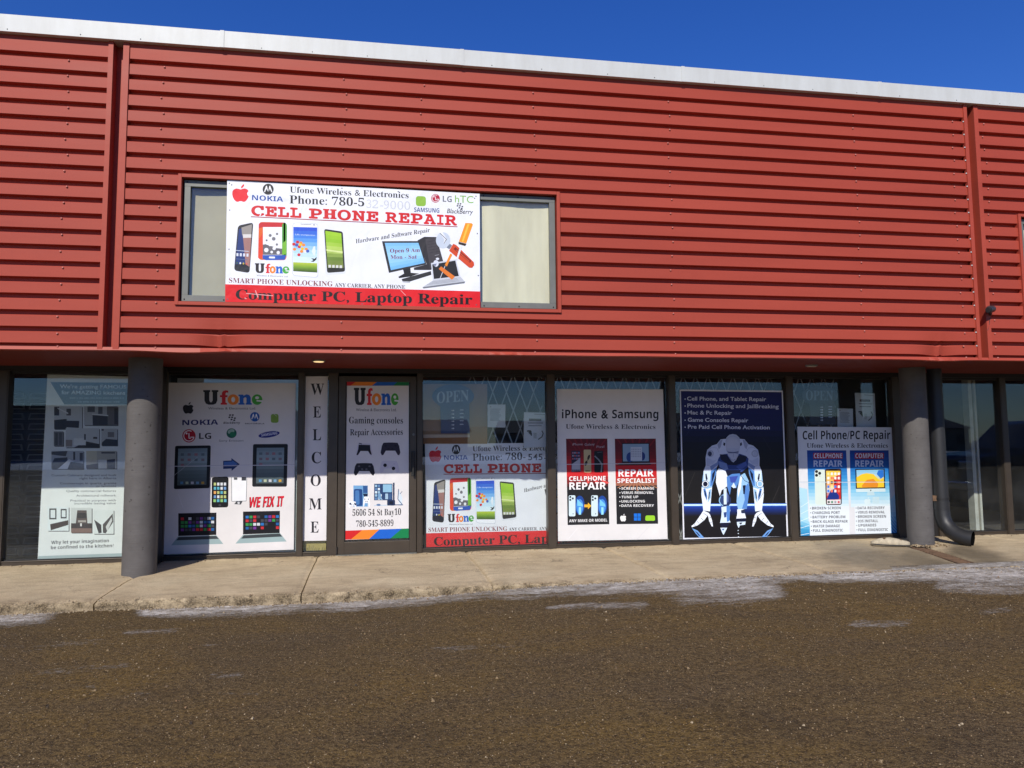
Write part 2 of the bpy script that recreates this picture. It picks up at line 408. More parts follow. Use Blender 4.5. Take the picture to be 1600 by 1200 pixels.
# soffit downlights
def emis(name, c, s):
    t = NT(name); t.set(c, 0.5); t.b.inputs['Emission Color'].default_value = (*c, 1); t.b.inputs['Emission Strength'].default_value = s; return t.m
M['lamp_on'] = emis('warm_lit_lamp', (1.0, 0.72, 0.35), 0.9)
M['lamp_off'] = plain('unlit_lamp_glass', (0.35, 0.31, 0.26), 0.4)
for (px, py, mm) in ((498, 563, 'lamp_on'), (1268, 570.5, 'lamp_off')):
    p = atz(px, py, ZS); mb = MB()
    mb.tube([(p[0], p[1], ZS-0.014), (p[0], p[1], ZS+0.012)], [0.070, 0.076], M['alu'], 24)
    o = mb.build('downlight', B)
    mb = MB(); mb.tube([(p[0], p[1], ZS-0.020), (p[0], p[1], ZS-0.0145)], [0.050, 0.056], M[mm], 24)
    mb.build('lamp_lens', o)
# ---- upper window
def trim_frame(x0, x1, z0, z1, t, y0, y1, m, mb):
    mb.box((x0, y0, z1), (x1, y1, z1+t), m); mb.box((x0, y0, z0-t), (x1, y1, z0), m)
    mb.box((x0-t, y0, z0-t), (x0, y1, z1+t), m); mb.box((x1, y0, z0-t), (x1+t, y1, z1+t), m)
def upper_window(x0, x1):
    mb = MB(); trim_frame(x0, x1, WZ0, WZ1, 0.035, -0.022, 0.10, M['red_trim'], mb); w = mb.build('upper_window', B, bevel=0.003)
    mb = MB(); g = 0.012; fw = 0.062; yf = 0.032
    a, b, c, d = x0+g, x1-g, WZ0+g, WZ1-g
    mb.box((a, yf, d-fw), (b, yf+0.05, d), M['alu']); mb.box((a, yf, c), (b, yf+0.05, c+fw), M['alu'])
    mb.box((a, yf, c+fw), (a+fw, yf+0.05, d-fw), M['alu']); mb.box((b-fw, yf, c+fw), (b, yf+0.05, d-fw), M['alu'])
    mx = (a+b)/2; mb.box((mx-0.03, yf+0.004, c+fw), (mx+0.03, yf+0.046, d-fw), M['alu'])
    for q in np.linspace(a+0.03, b-0.03, 11):
        for z in (c+0.02, d-0.02): mb.ball((q, yf-0.001, z), 0.008, M['rubber'], 6, 4)
    mb.build('window_frame', w, bevel=0.002)
    mb = MB(); mb.box((x0, 0.075, WZ0), (x1, 0.085, WZ0+g), M['rubber']); mb.box((x0, 0.075, WZ1-g), (x1, 0.085, WZ1), M['rubber'])
    mb.box((x0, 0.075, WZ0+g), (x0+g, 0.085, WZ1-g), M['rubber']); mb.box((x1-g, 0.075, WZ0+g), (x1, 0.085, WZ1-g), M['rubber'])
    mb.build('gasket', w)
    for (pa, pb) in ((a+fw, mx-0.03), (mx+0.03, b-fw)):
        mb = MB(); mb.box((pa, 0.058, c+fw), (pb, 0.064, d-fw), M['glass']); mb.build('glass_pane', w)
    return w
uw = upper_window(WX0, WX1)
upper_window(W2X0, W2X0+3.86)
s = NT('cream_blind'); nn = s.noise(3, 5, 0.6, s.coord((2.5, 1, 0.5)))
s.set(s.mix(s.ramp(nn, [(0.3, 0), (0.7, 1)]), (0.66, 0.585, 0.39), (0.80, 0.72, 0.50)), 0.8, 0, 0.2); M['cream'] = s.m
M['dull_blind'] = plain('dull_tan_blind', (0.48, 0.42, 0.27), 0.85, 0, 0.2, 3)
def blind(x0, x1, name, mat):
    mb = MB(); vs = []; fs = []; nx, nz = 70, 16
    for i in range(nx+1):
        for j in range(nz+1):
            x = x0+(x1-x0)*i/nx; z = WZ0+(WZ1-WZ0)*j/nz
            y = 0.100+0.007*math.sin((x-x0)*9+0.6*math.sin(z*3))+0.010*math.sin(z*2.3+x)+0.004*noise.noise((x*9, z*0.8, 1))
            vs.append((x, y, z))
    for i in range(nx):
        for j in range(nz):
            k = i*(nz+1)+j; fs.append((k, k+nz+1, k+nz+2, k+1))
    mb.add(vs, fs, M[mat], True)
    return mb
BX = WX0+1.9
o = blind(WX0-0.05, BX, 'fabric_blind', 'dull_blind').build('fabric_blind', None, (WX0, 0.155, WZ0)); tag(o, 'dull grey tan blind in the upper window left of the white signboard', 'blind')
o = blind(BX+0.01, WX1+0.05, 'fabric_blind', 'cream').build('fabric_blind', None, (WX1, 0.155, WZ0)); tag(o, 'bright cream blind in the upper window right of the white signboard', 'blind')
o = blind(W2X0-0.05, W2X0+3.9, 'fabric_blind', 'cream').build('fabric_blind', None, (W2X0+2, 0.155, WZ0))
tag(o, 'cream fabric blind in the neighbouring upper window cut off by the right edge', 'blind')

# ---- ground-floor glazing
ZH = 2.185; ZSILL = 0.05
def xr(a): return gx(a)
bays = [(5, 236, 0), (256, 463, 0), (473, 511, 0), (660, 856, 0), (869, 1049, 0), (1060, 1235, 0), (1246, 1403, 0), (1483, 1573, 0), (1583, 1700, 0)]
mull = [(-12, 5), (236, 256), (463, 473), (511, 526), (651, 660), (856, 869), (1049, 1060), (1235, 1246), (1403, 1414), (1466, 1483), (1573, 1583)]
mullx = [(xr(a), xr(b)) for a, b in mull]
for i, (a, b, k) in enumerate(bays):
    x0, x1 = xr(a), xr(b); mb = MB(); m = M['bronze']
    la = [q for q in mullx if abs(q[1]-x0) < 1e-6][0]
    mb.box((la[0], D-0.045, 0), (la[1], D+0.085, ZH), m)
    mb.box((la[0]+0.012, D-0.051, 0.0), (la[1]-0.012, D-0.0455, ZH), m)
    mb.box((x0, D-0.03, 0), (x1, D+0.075, ZSILL), m); mb.box((x0, D-0.036, ZSILL-0.012), (x1, D-0.0305, ZSILL), m)
    mb.box((x0, D-0.01, ZH-0.03), (x1, D+0.06, ZH), M['dark_bronze'])
    mb.box((x0, D+0.004, ZSILL), (x1, D+0.012, ZSILL+0.012), M['rubber'])
    if i == 6:
        rb = mullx[8]; mb.box((rb[0], D-0.045, 0), (rb[1], D+0.085, ZH), m)
    w = mb.build('shop_window', B, bevel=0.002)
    mb = MB(); mb.box((x0, D+0.014, ZSILL), (x1, D+0.020, ZH-0.03), M['glass']); mb.build('glass_pane', w)
mb = MB(); mb.box((XL, D-0.05, ZH), (XR, D+0.12, ZS+0.012), M['dark_bronze']); mb.build('window_header', B)
mb = MB(); mb.box((XL, D-0.03, 0), (mullx[0][0], D+0.07, ZH), M['bronze']); mb.build('wall_pier', B)
mb = MB(); mb.box((mullx[1][0]+0.02, D-0.47, 0), (mullx[1][1]-0.004, D-0.052, ZH+0.04), M['dark_bronze']); mb.build('wall_pier', B)  # added deep pier, stretched forward to complete the shadow on the tablet poster
mb = MB(); mb.box((mullx[8][1], D-0.02, 0), (mullx[9][0], D+0.10, ZH), M['dark_bronze']); mb.build('wall_pier', B); mb = MB()
mb.box((xr(1700), D-0.02, 0), (XR, D+0.10, ZH), M['dark_bronze']); mb.build('wall_pier', B)
mb = MB(); mb.box((mullx[3][0], D-0.045, 0), (mullx[3][1], D+0.085, ZH), M['bronze']); mb.build('door_jamb', B, bevel=0.002)
# door
x0, x1 = mullx[3][1]+0.006, mullx[4][0]-0.006; st = 0.072; mb = MB(); yd0, yd1 = D-0.028, D+0.03; zt = 2.15
gl0, gl1 = xr(538), xr(640)
mb.box((x0, yd0, 0.012), (gl0, yd1, zt), M['bronze']); mb.box((gl1, yd0, 0.012), (x1, yd1, zt), M['bronze'])
mb.box((gl0, yd0, 0.012), (gl1, yd1, 0.155), M['bronze']); mb.box((gl0, yd0, zt-0.07), (gl1, yd1, zt), M['bronze'])
mb.box((gl0, yd0+0.012, 0.155), (gl0+0.012, yd0+0.02, zt-0.07), M['rubber']); mb.box((gl1-0.012, yd0+0.012, 0.155), (gl1, yd0+0.02, zt-0.07), M['rubber'])
door = mb.build('door', B, bevel=0.003)
mb = MB(); mb.box((gl0, D-0.004, 0.155), (gl1, D+0.002, zt-0.07), M['glass']); mb.build('door_glass', door)
mb = MB(); hx = (gl1+x1)/2; z0, z1 = zr(643, 741, D), zr(643, 707, D)
mb.tube([(hx, yd0-0.055, z0), (hx, yd0-0.055, z1)], 0.013, M['rubber'], 10)
mb.tube([(hx, yd0, z0+0.03), (hx, yd0-0.055, z0+0.03)], 0.009, M['rubber'], 8); mb.tube([(hx, yd0, z1-0.03), (hx, yd0-0.055, z1-0.03)], 0.009, M['rubber'], 8)
mb.box((hx-0.025, yd0-0.006, z0-0.02), (hx+0.022, yd0-0.0005, z1+0.02), M['rubber']); mb.build('door_handle', door)
mb = MB(); mb.tube([(hx+0.004, yd0-0.012, z1+0.22), (hx+0.004, yd0, z1+0.22)], 0.016, M['alu'], 14); mb.build('lock_cylinder', door)
mb = MB(); mb.tube([(x0-0.002, yd0-0.008, 0.02), (x0-0.002, yd0-0.008, 0.10)], 0.011, M['dark_bronze'], 10); mb.build('hinge', door)
mb = MB(); mb.box((mullx[3][1], D-0.07, 0.0), (mullx[4][0], D+0.05, 0.010), M['alu']); mb.build('door_sill', B)
# columns
for (px, py, ry, cr) in ((220.5, 800, 0.675, 0.166), (1436.5, 800, 0.875, 0.154)):
    c = at(px, py, ry); mb = MB(); path = [(c[0], ry, -0.06)]+[(c[0], ry, z) for z in np.linspace(0.02, ZS+0.008, 12)]
    mb.tube(path, cr, M['column'], 64); o = mb.build('column', B)
C1X = at(220.5, 800, 0.685)[0]; C2X = at(1436.5, 800, 0.875)[0]
# downspout
pc = at(1466, 700, 0.98); mb = MB(); r = 0.088
mb.tube([(pc[0], 0.98, ZS+0.01), (pc[0], 0.98, 0.50)], r, M['pipe'], 28)
ds = mb.build('downspout', B)
mb = MB(); q = at(1490, 858, 0.60)
mb.tube([(pc[0], 0.98, 0.52), (pc[0], 0.98, 0.42)], r*1.10, M['pipe'], 28)
ep = [(0, .98, .44), (.003, .975, .33), (.012, .945, .235), (.030, .87, .155), (.055, .78, .108), (.092, .70, .084), (.135, .64, .076)]
ep = [(pc[0]+a, b, c) for a, b, c in ep]
mb.tube(ep, [r*1.06, r*1.07, r*1.08, r*1.08, r*1.08, r*1.09, r*1.12], M['pipe'], 28, caps=False)
M['pipe_mouth_shade'] = plain('painted_pipe_shade', (0.004, 0.004, 0.004), 1.0, 0, 0.1, 5, 0, 0.0)  # near-black colour stands in for the shade inside the elbow mouth
mb.tube([ep[6], tuple(0.25*np.array(ep[6])+0.75*np.array(ep[5]))], [r*1.06, r*0.98], M['pipe_mouth_shade'], 28, caps=False)
mb.tube([tuple(0.3*np.array(ep[6])+0.7*np.array(ep[5])), ep[5]], [r*1.0, r*0.98], M['pipe_mouth_shade'], 28, caps=True)
mb.build('elbow', ds)
mb = MB(); mb.tube([(pc[0], 0.98, 0.545), (pc[0], 0.98, 0.575)], r*1.05, M['rubber'], 28, caps=True)
mb.box((pc[0]-r-0.05, 0.955, 0.53), (pc[0]-r*0.9, 0.985, 0.60), M['rust']); mb.build('pipe_strap', ds)
# interior shell
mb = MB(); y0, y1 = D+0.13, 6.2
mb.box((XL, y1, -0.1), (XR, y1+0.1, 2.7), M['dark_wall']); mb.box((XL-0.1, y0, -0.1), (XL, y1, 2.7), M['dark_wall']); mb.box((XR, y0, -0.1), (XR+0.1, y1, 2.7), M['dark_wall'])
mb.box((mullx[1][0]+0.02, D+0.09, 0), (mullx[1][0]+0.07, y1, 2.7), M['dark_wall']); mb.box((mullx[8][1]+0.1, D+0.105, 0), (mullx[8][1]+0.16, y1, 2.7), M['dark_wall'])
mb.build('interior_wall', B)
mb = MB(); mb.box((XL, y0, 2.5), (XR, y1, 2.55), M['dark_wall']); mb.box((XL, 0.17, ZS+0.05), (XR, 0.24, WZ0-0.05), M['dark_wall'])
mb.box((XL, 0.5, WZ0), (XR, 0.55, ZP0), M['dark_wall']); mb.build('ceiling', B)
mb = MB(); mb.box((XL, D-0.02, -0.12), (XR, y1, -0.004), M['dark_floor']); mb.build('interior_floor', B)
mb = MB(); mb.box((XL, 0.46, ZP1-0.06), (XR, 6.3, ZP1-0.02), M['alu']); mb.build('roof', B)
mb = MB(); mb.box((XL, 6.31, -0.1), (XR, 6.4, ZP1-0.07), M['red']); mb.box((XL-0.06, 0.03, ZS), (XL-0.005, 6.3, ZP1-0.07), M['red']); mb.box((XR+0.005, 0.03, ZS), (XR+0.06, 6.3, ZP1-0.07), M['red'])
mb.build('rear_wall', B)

# ================================================================== GROUND
def kz(x):     # asphalt height along the kerb
    t = min(1, max(0, (x+0.2)/2.4)); t = t*t*(3-2*t); return -0.112+t*0.075
KY = lambda x: -0.60+0.05*noise.noise((x*0.55, 5.0, 0))+0.02*noise.noise((x*3.1, 1.0, 0))
def gz(x, y):
    d = -0.5-y; n = 0.010*noise.noise((x*0.7, y*0.7, 0))+0.005*noise.noise((x*2.3, y*2.3, 4))+0.0025*noise.noise((x*9, y*9, 2))
    base = kz(x)*max(0, 1-d/5.0)+(-0.125)*min(1, d/5.0)
    return base+n*min(1, max(0, d*4+0.2))
def smooth(a, b, t): t = min(1, max(0, (t-a)/(b-a))); return t*t*(3-2*t)
ICE = [  # (x, y) photo polyline, half widths
    ([(-20, 968, 9), (60, 960, 9), (112, 951, 3)], 1.0), ([(225, 955, 5), (300, 950, 13), (400, 944, 12), (520, 940, 11), (640, 930, 12), (760, 918, 12), (900, 912, 12), (1000, 912, 13), (1110, 915, 15), (1200, 922, 11)], 1.0),
    ([(740, 912, 5), (900, 906, 7), (1060, 903, 9), (1250, 900, 7), (1400, 897, 9), (1500, 892, 15), (1620, 893, 22)], 1.05), ([(1080, 930, 14), (1200, 928, 10)], 0.75),
    ([(1480, 915, 8), (1620, 922, 7)], 0.8), ([(860, 950, 3), (1000, 945, 6)], 0.75), ([(200, 990, 4), (272, 984, 4)], 0.6), ([(60, 1052, 6), (190, 1042, 7)], 0.45),
    ([(335, 1056, 5), (375, 1054, 5)], 0.55), ([(680, 1012, 4), (820, 1010, 4)], 0.45), ([(1335, 974, 4), (1410, 970, 6)], 0.6), ([(1535, 956, 4), (1575, 952, 4)], 0.6),
    ([(320, 1008, 3), (332, 1006, 3)], 0.5), ([(140, 1075, 10), (420, 1085, 14)], 0.32), ([(850, 1050, 16), (1050, 1042, 16)], 0.25), ([(1000, 1060, 16), (1300, 1050, 14)], 0.25), ([(0, 1010, 8), (160, 1002, 8)], 0.4)]
WET = [(640, 1150, 90, 30, .45), (240, 1160, 80, 26, .35), (250, 1080, 60, 14, .3), (1500, 905, 60, 12, .4), (1180, 1130, 140, 26, .45), (450, 1010, 120, 14, .3), (1450, 1165, 120, 22, .4), (60, 1000, 70, 16, .4)]
def seg_d(p, a, b):
    ax, ay, aw = a; bx, by, bw = b; dx, dy = bx-ax, by-ay; t = max(0, min(1, ((p[0]-ax)*dx+(p[1]-ay)*dy)/(dx*dx+dy*dy)))
    return math.hypot((p[0]-ax-t*dx)*0.5, p[1]-ay-t*dy)/max(1e-3, aw+(bw-aw)*t)
def ground():
    xs = [-400, -150, -60, -25, -12]+list(np.arange(-6.5, 11.01, 0.05))+[14, 25, 60, 150, 400]
    ys = [-500, -200, -90, -45, -25, -15, -10, -7.5, -6]+list(np.arange(-5.2, -0.30, 0.045))+[0, 3, 40, 400]
    vs = []; ice = []; wet = []
    for y in ys:
        for x in xs:
            vs.append((x, y, gz(x, y) if y < -0.29 else -0.16)); v = w = 0
            if -5.3 < y < -0.29 and -6.6 < x < 11.1:
                p = proj((x, y, vs[-1][2]))
                p = (p[0], p[1]+5*noise.noise((x*2.2, y*2.2, 9)))
                for pl, stg in ICE:
                    for a, b in zip(pl, pl[1:]):
                        q = seg_d(p, a, b)
                        if q < 2.8: v = max(v, stg*(1-smooth(0.2, 2.8, q)))
                for (cx, cy, rx, ry, stg) in WET:
                    q = math.hypot((p[0]-cx)/rx, (p[1]-cy)/ry)*(1+0.5*noise.noise((x*3, y*3, 0)))
                    w = max(w, stg*(1-smooth(0.4, 1.25, q)))
            ice.append(v); wet.append(w)
    nx = len(xs); fs = [(j*nx+i, j*nx+i+1, (j+1)*nx+i+1, (j+1)*nx+i) for j in range(len(ys)-1) for i in range(nx-1)]
    mb = MB(); mb.add(vs, fs, M['ground'], True); o = mb.build('ground')
    for nme, arr in (('ice', ice), ('wet', wet)):
        a = o.data.attributes.new(nme, 'FLOAT', 'POINT'); a.data.foreach_set('value', arr)
    return tag(o, 'brown wet sandy asphalt with thin ice patches in front of the walkway', 'ground', kind='structure')
ground()
# walkway slabs
TR0, TR1 = atz(1452, 858, 0), atz(1553, 884, 0)      # trench centre line
def trx(y): return TR0[0]+(TR1[0]-TR0[0])*(y-TR0[1])/(TR1[1]-TR0[1])
WETW = [((1330, 862), (1470, 892), 20, .75), ((1420, 868), (1520, 890), 14, .9), ((1500, 858), (1590, 880), 12, .9), ((1290, 850), (1400, 862), 12, .5), ((1380, 850), (1440, 862), 10, .6)]
def walk():
    mb = MB(); dirt = []; wet = []
    js = [-8.0, -6.05, -4.3, -2.56, -0.81, 0.955, 2.70, 4.45, None, 8.1, 9.9, 11.5]
    TW = 0.105
    def slab(xa, xb):
        ny, nx = 46, 44; vs = []; fs = []
        for j in range(ny+1):
            for i in range(nx+1):
                t = j/ny; u = i/nx
                y = KY(0)*0+(-0.6)*(1-t)+(D-0.03)*t
                fa = xa(y) if callable(xa) else xa; fb = xb(y) if callable(xb) else xb
                x = fa+(fb-fa)*u
                yk = KY(x); y = yk*(1-t)+(D-0.0)*t
                z = -0.004+0.004*noise.noise((x*1.2, y*1.2, 7))-0.018*smooth(0.3, -0.6, y)
                z -= 0.03*smooth(4.2, 6.2, x)*smooth(0.9, -0.4, y)
                e = math.exp(-((y-yk)/0.05)**2); z -= e*(0.018+0.03*max(0, noise.noise((x*5, 2, 0))+0.1))
                z += 0.004*noise.noise((x*22, y*22, 1))*math.exp(-((y-yk)/0.12)**2)
                if y > D-0.16: z += 0.008*noise.noise((x*9, y*12, 3))+0.006
                ed = min(u, 1-u)*(fb-fa); z -= 0.012*math.exp(-(ed/0.018)**2)
                z -= 0.014*math.exp(-(ed/0.05)**2)*max(0, noise.noise((x*7, y*7, 5)))
                vs.append((x, y, z))
                d = max(1.0*(1-smooth(0.01, 0.10+0.05*noise.noise((x*2, 3, 0)), y-yk)), 0.7*(1-smooth(0.05, 0.30, y-yk))*max(0, noise.noise((x*1.1, y, 8))+.35), 0.6*smooth(D-0.22, D-0.02, y)*max(0, noise.noise((x*2.5, y*4, 2))+0.35))
                d = max(d, 0.5*smooth(2.6, 5, x)*(1-smooth(0.2, 0.9, y))*max(0, .6+noise.noise((x*1.5, y*1.5, 8))))
                p = proj((x, y, 0)); w = 0
                for a, b, r_, stg in WETW:
                    q = seg_d(p, (*a, r_), (*b, r_))*1.0
                    w = max(w, stg*(1-smooth(0.3, 1.3, q*(1+0.4*noise.noise((x*4, y*4, 0))))))
                dirt.append(min(1, d)); wet.append(w)
        n1 = nx+1
        for j in range(ny):
            for i in range(nx): fs.append((j*n1+i, j*n1+i+1, (j+1)*n1+i+1, (j+1)*n1+i))
        o = len(vs)   # skirts: front kerb face and joint sides
        for i in range(nx+1):
            x, y, z = vs[i]
            for k in (1, 2, 3):
                t = k/3; zz = z*(1-t)+(kz(x)-0.03)*t
                vs.append((x+0.01*noise.noise((x*14, zz*30, 1)), y+0.012-0.02*t+0.022*noise.noise((x*11, zz*22, 3)), zz)); dirt.append(1); wet.append(0.15)
        for i in range(nx):
            for k in range(3):
                a = i if k == 0 else o+3*i+k-1; b = i+1 if k == 0 else o+3*(i+1)+k-1
                fs.append((a, o+3*i+k, o+3*(i+1)+k, b))
        o = len(vs)
        for side in (0, nx):
            for j in range(ny+1):
                x, y, z = vs[j*n1+side]; vs.append((x, y, -0.15)); dirt.append(1); wet.append(0.3)
        for s_, side in ((0, 0), (1, nx)):
            for j in range(ny):
                fs.append((j*n1+side, (j+1)*n1+side, o+s_*(ny+1)+j+1, o+s_*(ny+1)+j))
        mb.add(vs, fs, M['walk'], True)
    g = 0.005
    for a, b in zip(js, js[1:]):
        if a is None or b is None: continue
        sk = lambda y, a=a: a+g-0.02*(y)*1.0
        slab(lambda y, a=a: a+g-0.028*(y+0.6), lambda y, b=b: b-g-0.028*(y+0.6))
    slab(lambda y: 4.45+g-0.028*(y+0.6), lambda y: trx(y)-TW if y < 0.75 else trx(y)-TW)
    slab(lambda y: trx(y)+TW, lambda y: 8.1-g-0.028*(y+0.6))
    o = mb.build('walkway')
    for nme, arr in (('dirt', dirt), ('wet', wet)):
        a = o.data.attributes.new(nme, 'FLOAT', 'POINT'); a.data.foreach_set('value', arr)
    tag(o, 'worn tan concrete walkway with a crumbling kerb edge under the shop windows', 'walkway', kind='structure')
walk()
# trench drain grate
g0, g1 = np.array([trx(0.80), 0.80]), np.array([trx(-0.58), -0.58]); dv = (g1-g0)/np.linalg.norm(g1-g0); nv = np.array([-dv[1], dv[0]]); Lg = np.linalg.norm(g1-g0)
mb = MB()
def gpt(s_, t_, z): p = g0+dv*s_+nv*t_; return (p[0], p[1], z)
def gzz(s_): return -0.016-0.040*smooth(0.3, 1.4, s_)
for t_ in (-0.096, 0.080):
    mb.prism([gpt(0, t_, gzz(0)-0.03), gpt(0, t_+0.016, gzz(0)-0.03), gpt(0, t_+0.016, gzz(0)), gpt(0, t_, gzz(0))], np.array(gpt(Lg, 0, gzz(Lg)))-np.array(gpt(0, 0, gzz(0))), M['rust'])
k = 0.02
while k < Lg-0.03:
    mb.prism([gpt(k, -0.080, gzz(k)-0.02), gpt(k+0.026, -0.080, gzz(k)-0.02), gpt(k+0.026, -0.080, gzz(k)-0.002), gpt(k, -0.080, gzz(k)-0.002)], np.array(gpt(0, 0.160, 0))-np.array(gpt(0, 0, 0)), M['rust']); k += 0.064
gr = mb.build('drain_grate', None, (g0[0], g0[1], -0.02)); tag(gr, 'rusty slotted drain grate set in the walkway below the black downspout', 'drain grate')
mb = MB(); mb.prism([gpt(-.3, -.14, -0.11), gpt(Lg, -.14, -0.11), gpt(Lg, .14, -0.11), gpt(-.3, .14, -0.11)], (0, 0, 0.03), M['dark_floor']); mb.build('trench', gr)

# ================================================================== PRINTED SHEETS
def _alpha(s, U, L, Dg):
    o = ''
    for c in s:
        if 'A' <= c <= 'Z': o += chr(U+ord(c)-65)
        elif 'a' <= c <= 'z': o += chr(L+ord(c)-97)
        elif c.isdigit() and Dg: o += chr(Dg+ord(c)-48)
        else: o += c
    return o
FONTS = {'serif': (0x1d400, 0x1d41a, 0x1d7ce), 'sans': (0x1d5d4, 0x1d5ee, 0x1d7ec), 'slab': (0x1d670, 0x1d68a, 0x1d7f6), 'oblique': (0x1d63c, 0x1d656, 0x1d7ec)}
_tc = {}
def text_geo(body, font, bold=0.0, res=3):
    key = (body, font, bold, res)
    if key in _tc: return _tc[key]
    c = bpy.data.curves.new('lettering_source', 'FONT')
    c.body = body if font == 'plain' else _alpha(body, *FONTS[font])
    c.resolution_u = res; c.offset = bold; c.fill_mode = 'FRONT'
    o = bpy.data.objects.new('lettering_source', c); COL.objects.link(o)
    dg = bpy.context.evaluated_depsgraph_get(); me = bpy.data.meshes.new_from_object(o.evaluated_get(dg))
    v = np.zeros(len(me.vertices)*3); me.vertices.foreach_get('co', v); v = v.reshape(-1, 3)
    f = [list(p.vertices) for p in me.polygons]
    bpy.data.objects.remove(o); bpy.data.curves.remove(c); bpy.data.meshes.remove(me)
    _tc[key] = (v[:, :2], f); return _tc[key]
_cap = {}
def cap_h(font, bold):
    k = (font, bold)
    if k not in _cap: _cap[k] = text_geo('H', font, bold)[0][:, 1].max()
    return _cap[k]
class Sheet:
    """a flat printed sheet standing in the plane Y: art is laid out in its own flat coordinates"""
    LAY = 0.00012
    def __init__(s, Y, crop=(0, 0, 1.0), warp=None):
        s.Y = Y; s.crop = crop; s.warp = warp; s.parts = []; s.n = 1; s.cur = None; s.kind = None; s.boxes = []
    def P(s, x, y, lay=0):
        if s.warp: x, y = s.warp(x, y)
        cx, cy, k = s.crop; p = at(cx+x/k, cy+y/k, s.Y); return (p[0], s.Y-lay*s.LAY, p[2])
    def use(s, cx, cy, k): s.crop = (cx, cy, k)
    def part(s, name):
        s.kind = name; s.cur = MB(); s.parts.append((name, s.cur))
    def level(s, pts):
        """printed layer of a shape: one above whatever it overlaps"""
        q = [s.P(x, y) for x, y in pts]; b = (min(p[0] for p in q), min(p[2] for p in q), max(p[0] for p in q), max(p[2] for p in q)); l = 1
        for (c, k) in s.boxes:
            if k >= l and b[0] < c[2] and c[0] < b[2] and b[1] < c[3] and c[1] < b[3]: l = k+1
        s.boxes.append((b, l)); return l
    def panel(s, corners, col, th=0.003, mat=None):
        mb = MB(); q = [s.P(*c) for c in corners]; m = mat or ink(col); n = len(q)
        mb.prism(q, (0, th, 0), m); s.base = mb; s.c = np.mean(np.array(q), axis=0); s.zb = min(p[2] for p in q)
    def poly(s, pts, col, lay=None, rough=0.45):
        if lay is None: lay = s.level(pts)
        s.cur.add([s.P(x, y, lay) for x, y in pts], [list(range(len(pts)))], ink(col, rough))
    def rect(s, x0, y0, x1, y1, col): s.poly([(x0, y0), (x1, y0), (x1, y1), (x0, y1)], col)
    def ell(s, cx, cy, rx, ry, col, rot=0, n=22, a0=0, a1=360):
        r = math.radians(rot); pts = []
        for k in range(n+(a1-a0 < 360)):
            a = math.radians(a0+(a1-a0)*k/n); u, v = rx*math.cos(a), ry*math.sin(a)
            pts.append((cx+u*math.cos(r)-v*math.sin(r), cy+u*math.sin(r)+v*math.cos(r)))
        s.poly(pts, col)
    def ring(s, cx, cy, r0, r1, col, a0=0, a1=360, n=20, sy=1.0):
        lv = s.level([(cx-r1, cy-r1*sy), (cx+r1, cy+r1*sy)]); pts = []; fs = []
        for k in range(n+1):
            a = math.radians(a0+(a1-a0)*k/n)
            for r in (r0, r1): pts.append(s.P(cx+r*math.cos(a), cy+sy*r*math.sin(a), lv))
        for k in range(n): fs.append((2*k, 2*k+1, 2*k+3, 2*k+2))
        s.cur.add(pts, fs, ink(col))
    def rrect(s, q, r, col):
        """rounded quadrilateral, q = TL TR BR BL"""
        q = [np.array(p, float) for p in q]; pts = []
        for i in range(4):
            p, a, b = q[i], q[i-1], q[(i+1) % 4]
            da = (a-p)/np.linalg.norm(a-p)*r; db = (b-p)/np.linalg.norm(b-p)*r
            for k in range(6):
                t = k/5; pts.append(tuple((1-t)**2*(p+da)+2*t*(1-t)*p+t*t*(p+db)))
        s.poly(pts, col)
    def line(s, p, q, w, col):
        d = np.array(q, float)-np.array(p, float); n = np.array([-d[1], d[0]])/np.linalg.norm(d)*w/2
        p = np.array(p, float); q = np.array(q, float); s.poly([tuple(p+n), tuple(q+n), tuple(q-n), tuple(p-n)], col)
    def path(s, pts, w, col):
        for a, b in zip(pts, pts[1:]): s.line(a, b, w, col)
    def grad(s, q, cols, n=10):
        """printed vertical gradient over quad TL TR BR BL"""
        lv = s.level(q); q = [np.array(p, float) for p in q]
        for k in range(n):
            t0, t1, tc = k/n, (k+1)/n, (k+.5)/n*(len(cols)-1); i = min(len(cols)-2, int(tc)); f = tc-i
            c = [int(cols[i][j]*(1-f)+cols[i+1][j]*f) for j in range(3)]
            L = lambda t: tuple(q[0]*(1-t)+q[3]*t); R_ = lambda t: tuple(q[1]*(1-t)+q[2]*t)
            s.poly([L(t0), R_(t0), R_(t1), L(t1)], c, lay=lv)
    def text(s, body, p0, p1, h, col, font='serif', bold=0.0, slant=0.0, lay=None, up=None, res=3):
        v, f = text_geo(body, font, bold, res); u0, u1 = v[:, 0].min(), v[:, 0].max(); ch = cap_h(font, bold)
        P0, P1 = np.array(p0, float), np.array(p1, float); upv = np.array(up if up is not None else (0, -h), float)
        if s.kind == 'lettering': s.part('text_line'); s.kind = 'lettering'
        A = [P0, P1, P0+upv*1.05, P1+upv*1.05, P0-upv*0.1, P1-upv*0.1]
        if lay is None: lay = s.level(A)
        out = []
        for a, b in v:
            t = (a-u0)/(u1-u0); b = b/ch; p = P0+(P1-P0)*t+upv*b+np.array([slant*h*b, 0]); out.append(s.P(p[0], p[1], lay))
        s.cur.add(out, f, ink(col))
    def done(s, name, label, cat, group=None, sub=None):
        o = s.base.build(name, None, (s.c[0], s.Y, s.zb)); tag(o, label, cat, group)
        for n, m in s.parts:
            if m.v: m.build(n if n != 'lettering' else 'text_mark', o)
        return o
